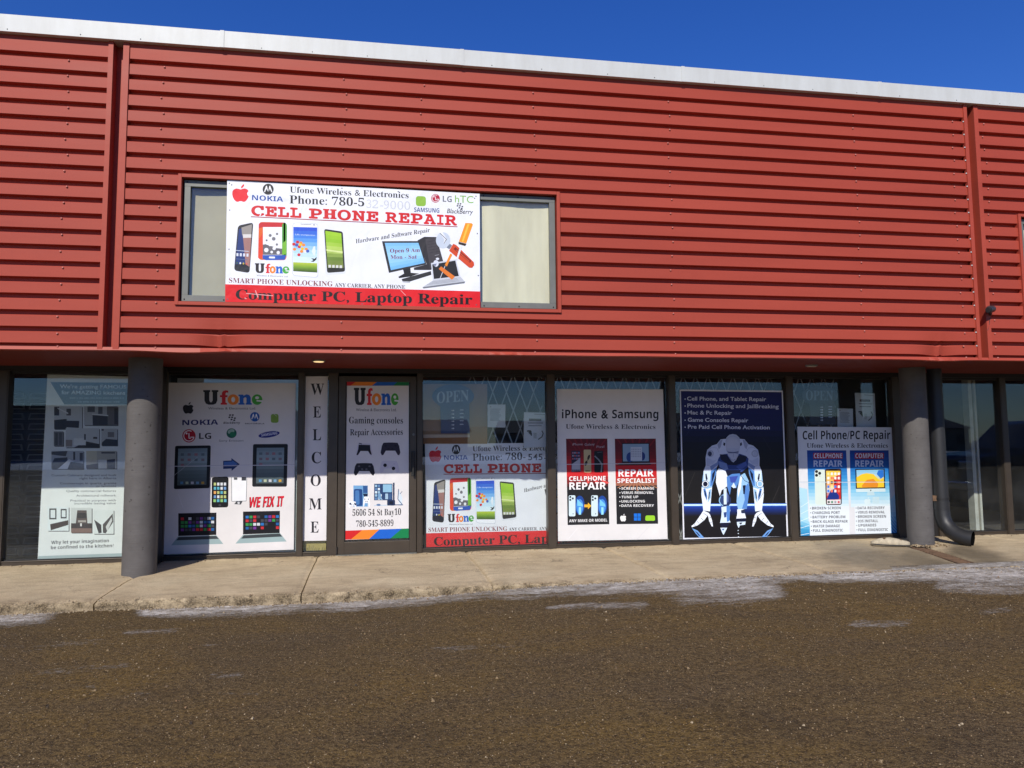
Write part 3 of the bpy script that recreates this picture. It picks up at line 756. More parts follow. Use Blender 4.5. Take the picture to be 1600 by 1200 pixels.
# ---- emblems
def apple(s, cx, cy, w, h, col, bg):
    s.part('fruit_emblem')
    half = [(0, -.30), (.10, -.34), (.26, -.37), (.40, -.31), (.49, -.18), (.50, .0), (.46, .2), (.37, .38), (.26, .49), (.15, .50), (.06, .46), (0, .455)]
    pts = [(cx+x*w, cy+y*h) for x, y in half]+[(cx-x*w, cy+y*h) for x, y in half[::-1][1:-1]]
    s.poly(pts, col); s.ell(cx+.56*w, cy-.03*h, .17*w, .19*h, bg)
    s.poly([(cx+.02*w, cy-.38*h), (cx+.04*w, cy-.50*h), (cx+.12*w, cy-.60*h), (cx+.21*w, cy-.66*h), (cx+.21*w, cy-.55*h), (cx+.15*w, cy-.45*h), (cx+.08*w, cy-.39*h)], col)
def moto(s, cx, cy, r, col, fg=(240, 240, 240)):
    s.part('winged_emblem')
    s.ell(cx, cy, r, r, col)
    for m in (-1, 1):
        s.poly([(cx+m*.08*r, cy+.1*r), (cx+m*.22*r, cy-.62*r), (cx+m*.38*r, cy-.62*r), (cx+m*.75*r, cy+.5*r), (cx+m*.55*r, cy+.5*r), (cx+m*.32*r, cy-.15*r), (cx+m*.08*r, cy+.45*r)][::m], fg)
def lg(s, cx, cy, r, col=(176, 22, 58), fg=(240, 235, 238)):
    s.part('face_emblem')
    s.ell(cx, cy, r, r, col); s.ring(cx, cy, r*.72, r*.84, fg, 20, 300); s.line((cx+.22*r, cy+.2*r), (cx+.78*r, cy+.2*r), r*.12, fg)
    s.path([(cx, cy-.42*r), (cx, cy+.36*r), (cx+.28*r, cy+.36*r)], r*.13, fg); s.ell(cx-.36*r, cy-.36*r, .14*r, .14*r, fg)
def berry(s, cx, cy, k, col):
    s.part('berry_emblem')
    for i, (x, y) in enumerate(((-1, -1), (.1, -1), (-1.25, -.1), (-.15, -.1), (.95, .25), (-.4, .8), (.7, 1.1))):
        s.poly([(cx+(x-.3)*k, cy+(y-.3)*k), (cx+(x+.45)*k, cy+(y-.3)*k), (cx+(x+.35)*k, cy+(y+.3)*k), (cx+(x-.4)*k, cy+(y+.3)*k)], col)
def flag4(s, x, y, w, h, col):
    for i in (0, 1):
        for j in (0, 1): s.rect(x+i*w*.52, y+j*h*.52, x+i*w*.52+w*.46, y+j*h*.52+h*.46, col)
UF = [('U', (38, 34, 36)), ('f', (214, 38, 46)), ('o', (240, 134, 38)), ('n', (32, 98, 196)), ('e', (70, 166, 58))]
def ufone(s, xs, base, hU, hx, slope=0.0, dull=1.0):
    for (ch, c), (a, b) in zip(UF, xs):
        c = [v*dull for v in c]; y = base+slope*(a-xs[0][0]); y1 = base+slope*(b-xs[0][0])
        if ch == 'U':   # heavy slab letter drawn as a shape
            w = b-a; h = hU
            pts = [(0, 1), (.46, 1), (.46, .88), (.40, .86), (.40, .30), (.46, .17), (.56, .17), (.62, .30), (.62, .86), (.56, .88), (.56, 1), (1, 1), (1, .88), (.93, .86), (.93, .28), (.84, .08), (.66, 0), (.34, 0), (.17, .08), (.08, .28), (.08, .86), (0, .88)]
            s.poly([(a+u*w, y+(y1-y)*u-v*h) for u, v in pts], c)
        elif ch == 'f':
            w = b-a; h = hU*.99
            pts = [(.14, 0), (.86, 0), (.86, .12), (.70, .14), (.70, .52), (.92, .52), (.92, .66), (.70, .66), (.70, .78), (.78, .85), (1, .82), (1, .97), (.72, 1), (.42, .95), (.28, .82), (.28, .66), (.06, .66), (.06, .52), (.28, .52), (.28, .14), (.14, .12)]
            s.poly([(a+u*w, y+(y1-y)*u-v*h) for u, v in pts], c)
        elif ch == 'o':
            cx, w = (a+b)/2, (b-a)/2; ym = (y+y1)/2
            s.ell(cx, ym-hx/2, w, hx*.52, c); s.ell(cx, ym-hx/2, w*.34, hx*.26, (228, 228, 232))
        elif ch == 'n':
            w = b-a; h = hx
            pts = [(0, 0), (.46, 0), (.46, .15), (.38, .17), (.38, .62), (.50, .74), (.60, .66), (.60, .17), (.54, .15), (.54, 0), (1, 0), (1, .15), (.92, .17), (.92, .72), (.80, .96), (.60, 1.02), (.38, .88), (.36, .99), (0, .99), (0, .84), (.09, .82), (.09, .17), (0, .15)]
            s.poly([(a+u*w, y+(y1-y)*u-v*h) for u, v in pts], c)
        else:
            cx, w = (a+b)/2, (b-a)/2; ym = (y+y1)/2
            s.ell(cx, ym-hx/2, w, hx*.52, c); s.ell(cx, ym-hx*.68, w*.38, hx*.14, (228, 228, 232)); s.poly([(cx-w*.1, ym-hx*.46), (cx+w*1.05, ym-hx*.42), (cx+w*1.05, ym-hx*.27), (cx-w*.1, ym-hx*.32)], (228, 228, 232))
WHT = (232, 234, 240)
def repair_banner(s, handwritten):
    """artwork of the wide phone repair banner, in the flat coordinates of the upper sign"""
    s.part('lettering_band'); s.poly([(45, 663), (1563, 706), (1563, 803), (45, 768)], (216, 22, 30))
    apple(s, 137, 127, 100, 92, (226, 30, 44), WHT); moto(s, 301, 98, 33, (24, 24, 26))
    lg(s, 1297, 152, 26); berry(s, 1444, 198, 13, (40, 40, 44))
    s.part('green_emblem'); s.rrect([(1180, 138), (1240, 140), (1240, 200), (1180, 198)], 18, (140, 186, 60))
    s.part('lettering')
    s.text('NOKIA', (205, 162), (390, 172), 30, (16, 74, 156), 'sans')
    s.text('Ufone Wireless & Electronics', (430, 117), (1137, 152), 36, (34, 34, 38))
    if not handwritten:
        s.text('Phone: 780-5', (428, 182), (873, 200), 48, (26, 26, 30))
        for b_, a0, a1 in (('3', 885, 915), ('2', 920, 955), ('-', 968, 985), ('9', 990, 1020), ('0', 1028, 1062), ('0', 1070, 1105), ('0', 1112, 1146)):
            s.text(b_, (a0, 208+(a0-885)*.05), (a1, 208+(a1-885)*.05), 46 if b_ != '-' else 40, (200, 203, 210), 'slab')
    else:
        s.text('Phone: 780-', (428, 182), (838, 199), 48, (26, 26, 30))
        for b_, a0, a1 in (('5', 858, 890), ('4', 896, 930), ('5', 938, 968), ('-', 980, 1000), ('8', 1008, 1040), ('8', 1048, 1080), ('9', 1088, 1120), ('9', 1128, 1160)):
            s.text(b_, (a0, 204+(a0-885)*.05), (a1, 204+(a1-885)*.05), 42 if b_ != '-' else 36, (30, 30, 34), 'plain', 0.012)
    s.text('LG', (1340, 172), (1394, 175), 35, (108, 110, 116), 'sans')
    s.text('hTC', (1413, 176), (1523, 181), 42, (128, 180, 70), 'plain', 0.004)
    s.text('SAMSUNG', (1170, 232), (1320, 238), 26, (18, 60, 128), 'sans')
    s.text('BlackBerry', (1365, 240), (1517, 246), 27, (36, 36, 40), 'plain', 0.008, 0.2)
    for wd, a0, a1 in (('CELL', 198, 502), ('PHONE', 540, 960), ('REPAIR', 996, 1428)):
        n = len(wd); w = (a1-a0)/n
        ws = {'I': .62, 'L': .93, 'E': .95}; tot = sum(ws.get(c, 1.05) for c in wd); x = a0
        for c in wd:
            cw = (a1-a0)*ws.get(c, 1.05)/tot
            y = lambda x_: 252+(x_-198)*.0488
            if c == 'H':
                hp = [(0, 0), (.47, 0), (.47, .15), (.39, .16), (.39, .41), (.61, .41), (.61, .16), (.53, .15), (.53, 0), (1, 0), (1, .15), (.90, .17), (.90, .83), (1, .85), (1, 1), (.53, 1), (.53, .85), (.61, .84), (.61, .58), (.39, .58), (.39, .84), (.47, .85), (.47, 1), (0, 1), (0, .85), (.10, .83), (.10, .17), (0, .15)]
                s.poly([(x+2+(cw-5)*u, y(x)+(y(x+cw)-y(x))*u-59*v) for u, v in hp], (206, 20, 30)); x += cw; continue
            s.text(c, (x+2, y(x)), (x+cw-3, y(x+cw)), 58, (206, 20, 30), 'slab', 0.034); x += cw
    s.poly([(198, 259), (1428, 319), (1428, 324), (198, 264)], (150, 20, 30))
    s.text('SMART PHONE UNLOCKING', (67, 654), (685, 676), 29, (128, 50, 56)); s.text('ANY CARRIER, ANY PHONE', (698, 678), (1117, 691), 22, (44, 40, 44))
    s.text('Computer PC, Laptop Repair', (108, 752), (1517, 784), 58, (28, 12, 14), 'serif', 0.008)
    s.text('Hardware and Software Repair', (822, 420), (1263, 352), 25, (40, 40, 46))
    s.part('phone_picture')
    s.rrect([(121, 314), (213, 295), (190, 597), (98, 582)], 20, (40, 40, 44)); s.rrect([(129, 324), (207, 303), (184, 585), (104, 573)], 12, (24, 30, 44))
    s.poly([(127, 335), (166, 326), (176, 480), (164, 540), (106, 545)], (28, 54, 116)); s.poly([(142, 326), (205, 306), (200, 380), (146, 372)], (148, 142, 136))
    s.poly([(150, 374), (200, 382), (190, 560), (166, 545), (158, 450)], (160, 116, 110)); s.poly([(150, 366), (201, 366), (200, 386), (152, 388)], (214, 210, 206))
    for k in range(4): s.rect(112+k*20, 478+k*1, 124+k*20, 496+k, (214, 220, 232)); s.ell(116+k*19, 536+k*2, 5, 6, [(60, 90, 60), (225, 225, 225), (190, 170, 60), (200, 90, 80)][k])
    s.line((108, 462), (186, 468), 4, (190, 200, 215)); s.line((108, 512), (178, 518), 3, (90, 110, 150))
    s.part('logo_picture'); s.rrect([(245, 292), (413, 296), (410, 521), (241, 518)], 24, (222, 96, 30)); s.poly([(253, 296), (400, 297), (386, 326), (268, 324), (246, 330), (245, 306)], (196, 30, 40))
    s.rrect([(383, 297), (413, 297), (411, 505), (383, 490)], 20, (70, 150, 44)); s.poly([(386, 420), (410, 400), (410, 480), (384, 492)], (120, 184, 52)); s.poly([(243, 400), (268, 360), (270, 500), (250, 512), (241, 505)], (226, 66, 34))
    s.poly([(268, 488), (384, 488), (408, 492), (400, 518), (290, 520), (268, 512)], (36, 84, 180)); s.rect(270, 323, 384, 490, (236, 238, 242))
    s.poly([(270, 428), (285, 425), (305, 432), (340, 442), (350, 448), (384, 452), (384, 488), (270, 488)], (104, 102, 108))
    for (x, y, r, w) in ((313, 373, 9, 0), (354, 364, 7, 0), (334, 393, 11, 0), (292, 402, 6, 0), (353, 427, 7, 0), (312, 428, 9, 1), (290, 460, 13, 1), (337, 450, 10, 1), (322, 472, 8, 1), (361, 475, 10, 1)): s.ell(x, y, r, r, (236, 238, 242) if w else (120, 118, 124))
    s.rrect([(306, 498), (342, 499), (342, 510), (306, 509)], 5, (232, 236, 246))
    s.part('phone_picture'); s.rrect([(446, 296), (599, 302), (599, 626), (444, 612)], 22, (196, 202, 214)); s.rrect([(449, 299), (596, 305), (596, 622), (447, 609)], 20, (238, 240, 246))
    s.grad([(451, 322), (593, 326), (593, 594), (450, 586)], [(28, 70, 200), (70, 140, 224), (170, 214, 240), (222, 238, 244), (222, 238, 236)], 12); s.grad([(450, 532), (593, 538), (593, 594), (450, 586)], [(190, 206, 70), (120, 160, 40), (58, 84, 24)], 7)
    random.seed(3)
    for (x, y) in ((476, 412), (496, 418), (512, 430), (486, 440), (505, 452), (528, 455), (470, 430), (520, 468), (500, 468), (484, 488), (458, 455), (454, 425), (536, 466), (492, 428)):
        s.ell(x, y, 10, 9, random.choice([(206, 34, 50), (206, 34, 50), (236, 196, 50), (60, 90, 180), (238, 140, 50), (230, 230, 225)]))
    s.poly([(570, 440), (580, 436), (584, 470), (576, 498), (560, 470)], (226, 236, 244)); s.poly([(556, 508), (578, 512), (590, 500), (588, 516), (572, 530), (554, 528), (570, 520)], (36, 34, 36))
    s.line((494, 306), (558, 309), 2.5, (60, 60, 70)); s.ell(574, 310, 4, 4, (90, 96, 110))
    s.text('Life companion', (462, 371), (580, 376), 9, (214, 228, 246), 'plain')
    s.part('phone_picture'); s.rrect([(633, 333), (748, 350), (763, 602), (642, 607)], 16, (222, 226, 232)); s.rrect([(634, 334), (745, 350), (759, 588), (652, 596)], 14, (34, 36, 32))
    s.grad([(641, 345), (736, 360), (749, 566), (656, 566)], [(160, 206, 40), (142, 192, 36), (190, 214, 110), (104, 132, 44), (128, 138, 70)], 10); s.poly([(646, 455), (744, 468), (744, 478), (648, 465)], (214, 228, 150))
    for k in range(4): s.rect(660+k*22, 548+k, 675+k*22, 564+k, (214, 216, 210))
    s.part('shop_logo'); ufone(s, ((222, 280), (283, 314), (309, 346), (345, 389), (386, 428)), 596, 58, 42, 0.02)
    s.text('Wireless & Electronics Ltd', (232, 615), (416, 622), 9, (66, 66, 74), 'plain')
    s.part('computer_picture')
    T = lambda pts: [(340-340+ (550+x/7.619-340)*3.8095, (350+y/7.619-270)*3.8095) for x, y in pts]
    s.poly(T([(780, 195), (860, 152), (1005, 155), (1085, 440), (1080, 470), (935, 548), (740, 548), (735, 520), (890, 480)]), (44, 42, 46)); s.poly(T([(872, 178), (1000, 163), (1083, 440), (930, 530)]), (66, 62, 66))
    for k in range(5): s.line(*T([(885+k*10, 215+k*32), (1012+k*9, 195+k*32)]), 1.6, (34, 32, 36))
    s.line(*T([(985, 375), (1035, 365)]), 3, (150, 150, 156))
    s.poly(T([(605, 535), (695, 520), (700, 580), (800, 590), (700, 625), (560, 645), (552, 628), (620, 590)]), (26, 26, 30)); s.poly(T([(590, 655), (940, 560), (945, 605), (690, 685), (600, 680)]), (46, 46, 50)); s.poly(T([(600, 682), (690, 687), (690, 700), (605, 694)]), (170, 174, 182))
    s.poly(T([(357, 205), (790, 203), (887, 480), (440, 582)]), (38, 40, 46)); s.grad(T([(390, 225), (790, 224), (866, 464), (463, 550)]), [(120, 186, 234), (168, 216, 246), (110, 180, 234)], 8)
    s.text('Open 9 Am', *T([(452, 341), (808, 333)]), 11.5*2, (124, 40, 78)); s.text('Mon - Sat', *T([(458, 418), (772, 412)]), 11.5*2, (124, 40, 78))
    s.part('laptop_picture'); s.poly(T([(940, 465), (1240, 420), (1290, 625), (963, 668)]), (206, 210, 220)); s.poly(T([(955, 482), (1230, 435), (1272, 620), (975, 655)]), (32, 32, 36)); s.poly(T([(968, 670), (1290, 628), (1345, 685), (840, 752)]), (188, 192, 200)); s.poly(T([(840, 752), (1345, 685), (1340, 705), (850, 768)]), (112, 116, 124))
    for k in range(3): s.line(*T([(950-k*30, 690+k*16), (1250+k*14, 648+k*14)]), 1.8, (140, 144, 152))
    s.poly(T([(1170, 350), (1195, 365), (1150, 460), (1130, 505), (1105, 490)]), (236, 140, 40)); s.line(*T([(1108, 500), (1046, 655)]), 3.2, (226, 228, 234)); s.poly(T([(1060, 505), (1225, 625), (1190, 665), (1032, 535)]), (224, 120, 40))
    s.ell(*T([(1000, 470)])[0], 16, 20, (214, 218, 232)); s.poly(T([(965, 478), (1010, 470), (990, 510)]), (120, 126, 150)); s.ell(*T([(1018, 415)])[0], 10, 7, (222, 226, 238))
    s.part('wrench_picture'); s.ell(*T([(1085, 195)])[0], 43, 48, (196, 206, 220)); s.poly(T([(1040, 60), (1070, 90), (1130, 180), (1105, 235), (1090, 225), (1100, 185), (1045, 110), (990, 130), (1000, 60)]), WHT); s.path(T([(1045, 108), (1125, 182), (1095, 232)]), 3.5, (64, 66, 72))
    s.poly(T([(1165, 235), (1190, 255), (1160, 300), (1125, 280)]), (120, 128, 142))
    s.poly(T([(1205, 235), (1240, 250), (1450, 455), (1455, 490), (1430, 522), (1395, 520), (1155, 318)]), (206, 72, 34)); s.poly(T([(1230, 275), (1420, 440), (1405, 462), (1208, 298)]), (120, 34, 22)); s.poly(T([(1245, 305), (1400, 440), (1396, 450), (1236, 312)]), (208, 76, 36))
    s.part('screwdriver_picture'); s.poly(T([(1350, -13), (1425, -10), (1440, 7), (1360, 232), (1272, 210)]), (238, 150, 30)); s.poly(T([(1375, 0), (1400, 0), (1325, 215), (1305, 210)]), (250, 190, 70)); s.poly(T([(1268, 212), (1362, 236), (1348, 262), (1268, 240)]), (44, 34, 24)); s.poly(T([(1290, 255), (1312, 260), (1258, 432), (1238, 424)]), (226, 230, 236))
# ---- the big signboard over the upper window
s = Sheet(-0.002, (340, 270, 3.8095)); s.panel([(57, 43), (1560, 125), (1563, 803), (45, 768)], WHT, 0.010)
repair_banner(s, False)
for (x, y) in ((70, 62), (84, 72), (72, 222), (68, 455), (60, 752), (1538, 140), (1530, 152), (1546, 362), (1552, 612), (1540, 786), (520, 772), (860, 780), (740, 92), (1075, 112)): s.part('screw'); s.ell(x, y, 4, 4, (90, 92, 98), n=8)
for (x0, y0, x1, y1, w) in ((170, 718, 330, 732, 4), (225, 700, 240, 742, 5), (262, 232, 250, 262, 6), (480, 760, 500, 764, 4), (1090, 700, 1120, 730, 3), (160, 745, 172, 750, 5)): s.part('scuff'); s.line((x0, y0), (x1, y1), w, (232, 170, 168) if y0 > 600 else (238, 236, 238))
s.done('shop_signboard', 'wide white shop signboard reading CELL PHONE REPAIR fixed across the upper window', 'sign')
# ---- same artwork as a vinyl banner behind the shop window right of the door
def homog(src, dst):
    A = []; b = []
    for (x, y), (u, v) in zip(src, dst):
        A += [[x, y, 1, 0, 0, 0, -u*x, -u*y], [0, 0, 0, x, y, 1, -v*x, -v*y]]; b += [u, v]
    h = np.linalg.solve(np.array(A, float), np.array(b, float))
    return lambda x, y: ((h[0]*x+h[1]*y+h[2])/(h[6]*x+h[7]*y+1), (h[3]*x+h[4]*y+h[5])/(h[6]*x+h[7]*y+1))
s = Sheet(D+0.10, (640, 560, 3.75), homog([(57, 43), (1560, 125), (1563, 803), (45, 768)], [(90, 500), (1237, 492), (1247, 1082), (97, 1113)]))
s.panel([(57, 43), (1560, 125), (1563, 803), (45, 768)], WHT, 0.002); repair_banner(s, True)
s.done('shop_banner', 'white CELL PHONE banner standing low inside the shop window right of the door', 'banner')
YS = D+0.009
# ---- kitchens roll-up banner, far left
s = Sheet(D+0.13, (0, 560, 3.3333)); s.panel([(247, 83), (690, 95), (650, 1046), (195, 1064)], (226, 230, 226), 0.003)
s.part('lettering_band'); s.poly([(262, 123), (676, 127), (671, 240), (335, 240)], (66, 80, 96))
s.part('lettering'); c = (236, 242, 248)
s.text("We're getting FAMOUS", (312, 155), (658, 158), 19, c, 'plain', 0.012); s.text('for AMAZING kitchens', (320, 186), (652, 189), 19, c, 'plain', 0.012)
for y, a, b in ((207, 362, 645), (227, 405, 625)):
    x = a
    while x < b: w = random.uniform(4, 11); s.rect(x, y-4, min(b, x+w), y+3, (140, 152, 164)); x += w+random.choice([2, 2, 6])
c = (92, 96, 100)
for t, a, b, y0, y1 in (('Custom Cabinets designed and built', 268, 606, 614, 613), ('right here in Alberta', 415, 606, 630, 629), ('Countertops in quartz, granite', 312, 606, 656, 655), ('or laminate', 500, 606, 671, 670), ('Quality commercial fixtures', 345, 605, 696, 695), ('Architectural millwork', 397, 604, 720, 719), ('Practical in purpose with', 367, 603, 746, 744), ('incredible lasting value', 388, 603, 761, 759)):
    s.text(t, (a, y0), (b, y1), 11, c, 'plain', 0.006)
s.text('Why let your imagination', (267, 967), (567, 957), 17, (52, 56, 60), 'sans'); s.text('be confined to the kitchen?', (265, 994), (592, 983), 17, (52, 56, 60), 'sans')
def photo(q, bg, items):
    s.part('kitchen_photo'); s.poly([(q[0]+4, q[1]+4), (q[2]+4, q[1]+4), (q[2]+4, q[3]+4), (q[0]+4, q[3]+4)], (70, 72, 74)); s.rect(*q, bg)
    for pts, c in items: s.poly([(q[0]+(q[2]-q[0])*x, q[1]+(q[3]-q[1])*y) for x, y in pts], c)
R4 = lambda a, b, c, d: [(a, b), (c, b), (c, d), (a, d)]
photo((282, 250, 428, 368), (196, 200, 200), [(R4(0, .02, .18, .4), (66, 66, 70)), (R4(.44, .1, .6, .4), (84, 84, 88)), ([(0, .6), (.45, .55), (.44, 1), (0, 1)], (44, 44, 46)), ([(.3, .62), (.9, .64), (.88, .95), (.44, .92)], (54, 52, 54)), ([(.12, .05), (.5, .28), (.5, .34), (.12, .1)], (226, 228, 228))])
photo((438, 250, 613, 348), (180, 182, 182), [(R4(.1, 0, .32, .3), (88, 88, 90)), (R4(.42, .02, .55, .4), (90, 90, 92)), (R4(.68, 0, 1, 1), (110, 106, 104)), (R4(.9, .1, 1, .95), (56, 54, 54)), ([(.25, .45), (.7, .5), (.7, 1), (.26, 1)], (58, 56, 58)), ([(.23, .38), (.72, .46), (.72, .52), (.24, .45)], (222, 224, 222))])
photo((280, 380, 330, 456), (112, 112, 110), [(R4(.15, .1, .42, .95), (70, 70, 70)), (R4(.55, .1, .85, .95), (78, 78, 78))])
photo((342, 364, 517, 464), (194, 197, 196), [([(.25, 1), (.62, .68), (1, .82), (1, 1)], (48, 48, 50)), (R4(.24, .52, .6, .88), (216, 218, 214)), (R4(.55, .3, .6, .6), (56, 56, 58)), (R4(.82, .45, .94, .55), (58, 58, 60)), (R4(.0, .6, .2, .95), (140, 132, 126))])
photo((528, 366, 611, 454), (186, 188, 186), [([(.05, .8), (.3, .6), (1, .66), (1, 1), (0, 1)], (44, 44, 48)), (R4(.4, .2, .8, .5), (120, 118, 116)), (R4(0, .02, .15, .12), (60, 60, 62))])
photo((268, 482, 435, 576), (170, 174, 176), [([(0, .05), (.5, 0), (.45, .3), (0, .2)], (70, 72, 74)), ([(.1, .4), (.5, .35), (.5, .8), (.15, 1), (0, 1), (0, .7)], (62, 64, 66)), ([(.2, 1), (.55, .45), (.7, .6), (.5, 1)], (220, 222, 222)), ([(.6, .6), (1, .7), (1, 1), (.5, 1)], (52, 54, 56)), (R4(.68, .05, .74, .5), (64, 64, 66)), (R4(.88, .1, .98, .55), (70, 70, 72))])
photo((449, 482, 607, 574), (176, 172, 158), [(R4(0, 0, .35, .8), (200, 192, 166)), ([(0, .8), (.4, .7), (.4, 1), (0, 1)], (74, 62, 54)), (R4(.4, .5, .7, 1), (208, 206, 196)), ([(.68, .5), (.95, .45), (.95, 1), (.68, 1)], (46, 44, 46)), (R4(.5, .05, .95, .15), (80, 78, 78))])
photo((248, 774, 358, 898), (222, 230, 228), [(R4(.08, .06, .42, .52), (66, 66, 68)), (R4(.14, .12, .36, .46), (222, 230, 228)), (R4(.62, .08, .9, .48), (66, 66, 68)), (R4(.67, .14, .85, .42), (222, 230, 228)), ([(.12, .72), (.98, .55), (.98, .75), (.15, .98)], (72, 64, 62))])
photo((370, 778, 478, 908), (204, 208, 204), [([(.3, .1), (.75, .1), (.8, .7), (.22, .7)], (92, 80, 76)), (R4(.3, .2, .74, .42), (58, 54, 54)), (R4(.34, .5, .72, .58), (170, 164, 156)), (R4(0, .62, 1, .82), (64, 58, 58)), ([(0, .82), (1, .82), (1, 1), (0, 1)], (128, 104, 96)), (R4(.44, .62, .52, .74), (226, 224, 220))])
photo((488, 790, 592, 914), (220, 226, 222), [([(.02, .4), (.38, .62), (.4, .95), (.25, .98)], (70, 68, 70)), ([(.46, .6), (.95, .15), (.98, .5), (.6, .98), (.46, .95)], (84, 80, 80)), ([(.6, .7), (.9, .3), (.92, .45), (.68, .9)], (206, 208, 204))])
s.part('base_strip'); s.poly([(199, 1030), (651, 1014), (650, 1046), (195, 1064)], (170, 186, 184)); 
for x in (298, 560): s.rect(x-14, 1050-(x-298)*.035, x+12, 1056-(x-298)*.035, (226, 236, 230))
s.done('kitchen_banner', 'tall grey roll-up banner about kitchens in the leftmost window', 'banner')
# ---- large Ufone poster
s = Sheet(D+0.06, (240, 560, 3.636)); s.panel([(135, 112), (826, 122), (826, 172), (135, 160)], (206, 212, 214), 0.001)
s.done('paper_sheet', 'plain pale paper sheet peeking out above the big shop poster with the tablets', 'paper')
s = Sheet(D+0.05, (240, 560, 3.636)); s.panel([(80, 160), (826, 165), (815, 1108), (70, 1134)], (188, 200, 198), 0.001)
s.done('clear_sleeve', 'pale plastic backing sheet whose edge shows around the big poster with tablets', 'backing sheet')
s = Sheet(YS, (240, 560, 3.636)); s.panel([(74, 138), (808, 140), (796, 1086), (50, 1114)], (218, 215, 214), 0.002)
s.part('shop_logo'); ufone(s, ((282, 368), (374, 424), (420, 484), (482, 558), (558, 618)), 263, 83, 58)
s.part('lettering')
s.text('Wireless & Electronics Ltd.', (310, 290), (582, 290), 13, (60, 60, 66), 'plain', 0.004)
s.text('NOKIA', (163, 379), (367, 376), 29, (24, 28, 96), 'sans', 0.004); s.text('BlackBerry', (396, 372), (492, 371), 12, (50, 50, 54), 'oblique')
s.text('MOTOROLA', (520, 374), (630, 374), 7, (40, 40, 46), 'sans'); s.text('LG', (258, 457), (327, 457), 33, (44, 44, 48), 'sans'); s.text('Sony Ericsson', (372, 473), (510, 472), 11, (70, 70, 76), 'plain')
for wd, a, b in (('WE', 547, 612), ('FIX', 622, 690), ('IT', 702, 742)):
    yy = lambda x: 846-(x-545)*.035
    s.text(wd, (a-3, yy(a)+3), (b-3, yy(b)+3), 60, (70, 20, 28), 'oblique', 0.012); s.text(wd, (a, yy(a)), (b, yy(b)), 58, (208, 28, 48), 'oblique', 0.010)
apple(s, 197, 285, 62, 58, (40, 38, 42), (218, 215, 214)); berry(s, 448, 336, 14, (34, 34, 38)); moto(s, 575, 332, 27, (26, 88, 170)); lg(s, 201, 440, 38, (178, 24, 46))
s.part('green_emblem'); s.rrect([(666, 316), (710, 316), (710, 366), (666, 366)], 14, (124, 160, 60))
s.part('orb_emblem'); s.ell(443, 425, 29, 28, (24, 92, 74)); s.ell(440, 415, 20, 13, (150, 176, 160), -20); s.ell(450, 432, 18, 14, (34, 120, 80), 25)
s.part('oval_emblem'); s.ell(656, 432, 61, 17, (34, 40, 128), -9); s.text('SAMSUNG', (612, 444), (702, 431), 15, (220, 222, 236), 'sans')
s.part('tablet_picture')
for q, r in (([(122, 497), (325, 494), (319, 737), (115, 743)], [(140, 513), (306, 510), (300, 718), (134, 722)]), ([(565, 487), (763, 486), (757, 729), (560, 729)], [(586, 508), (742, 507), (738, 709), (582, 710)])):
    s.part('tablet_picture'); s.rrect(q, 10, (20, 22, 26)); s.grad(r, [(110, 130, 140), (140, 160, 166), (92, 108, 112), (70, 84, 88)], 10)
    x0, y0 = r[0]; w = r[1][0]-r[0][0]
    for i in range(3):
        for j in range(4):
            if i == 2 and j > 0: continue
            s.rect(x0+14+j*w*.235, y0+26+i*30, x0+32+j*w*.235, y0+40+i*30, (90+30*((i+j) % 3), 108, 118))
    for j in range(5): s.rect(x0+12+j*w*.18, r[3][1]-22, x0+28+j*w*.18, r[3][1]-8, [(80, 130, 170), (170, 180, 150), (190, 190, 196), (110, 150, 180), (190, 150, 60)][j])
s.part('arrow_picture'); s.poly([(395, 582), (442, 580), (442, 566), (489, 601), (443, 639), (443, 626), (395, 628)], (28, 52, 104)); s.poly([(400, 588), (446, 586), (446, 578), (478, 601), (446, 612), (400, 612)], (70, 110, 176))
s.part('phone_picture')
s.rrect([(331, 674), (426, 671), (424, 846), (329, 848)], 14, (16, 16, 20)); s.rect(339, 700, 418, 820, (22, 24, 30))
for i in range(4):
    for j in range(4): s.rect(342+j*19, 706+i*24, 355+j*19, 722+i*24, random.choice([(210, 214, 220), (110, 150, 200), (180, 190, 120), (220, 160, 90), (90, 170, 190)]))
for j in range(4): s.rect(340+j*20, 800, 354+j*20, 816, (90, 170, 190) if j % 2 else (140, 190, 110))
s.ell(376, 834, 8, 7, (60, 60, 66))
s.part('screen_picture'); s.poly([(443, 676), (530, 674), (526, 810), (444, 812)], (230, 232, 234)); s.path([(443, 676), (444, 812), (526, 810), (530, 674)], 3, (120, 124, 130)); s.rect(456, 676, 476, 690, (80, 84, 90)); s.rect(500, 674, 526, 694, (60, 62, 68)); s.poly([(458, 828), (470, 812), (506, 810), (496, 830)], (70, 72, 76)); s.ell(483, 821, 7, 7, (200, 202, 206))
s.part('laptop_picture')
for q, b in (([(140, 880), (357, 876), (356, 1003), (140, 1009)], [(138, 1012), (357, 1005), (396, 1054), (100, 1062)]), ([(508, 870), (718, 866), (716, 992), (508, 1000)], [(508, 1002), (718, 992), (756, 1040), (465, 1052)])):
    s.part('laptop_picture'); s.poly(q, (18, 18, 24)); s.poly(b, (150, 172, 174)); mx = (b[0][0]+b[1][0])/2
    s.poly([(b[0][0]+4, b[0][1]+3), (b[1][0]-2, b[1][1]+3), (b[1][0]+14, b[1][1]+20), (b[0][0]-10, b[0][1]+22)], (58, 64, 68))
    for i in range(4):
        for j in range(9):
            if random.random() < .85: x = q[0][0]+15+j*21.5; y = q[0][1]+24+i*21-j*.4; s.rect(x, y, x+17, y+15, random.choice([(40, 110, 180), (190, 40, 50), (50, 140, 70), (200, 204, 210), (110, 50, 140), (30, 90, 150), (60, 62, 70)]))
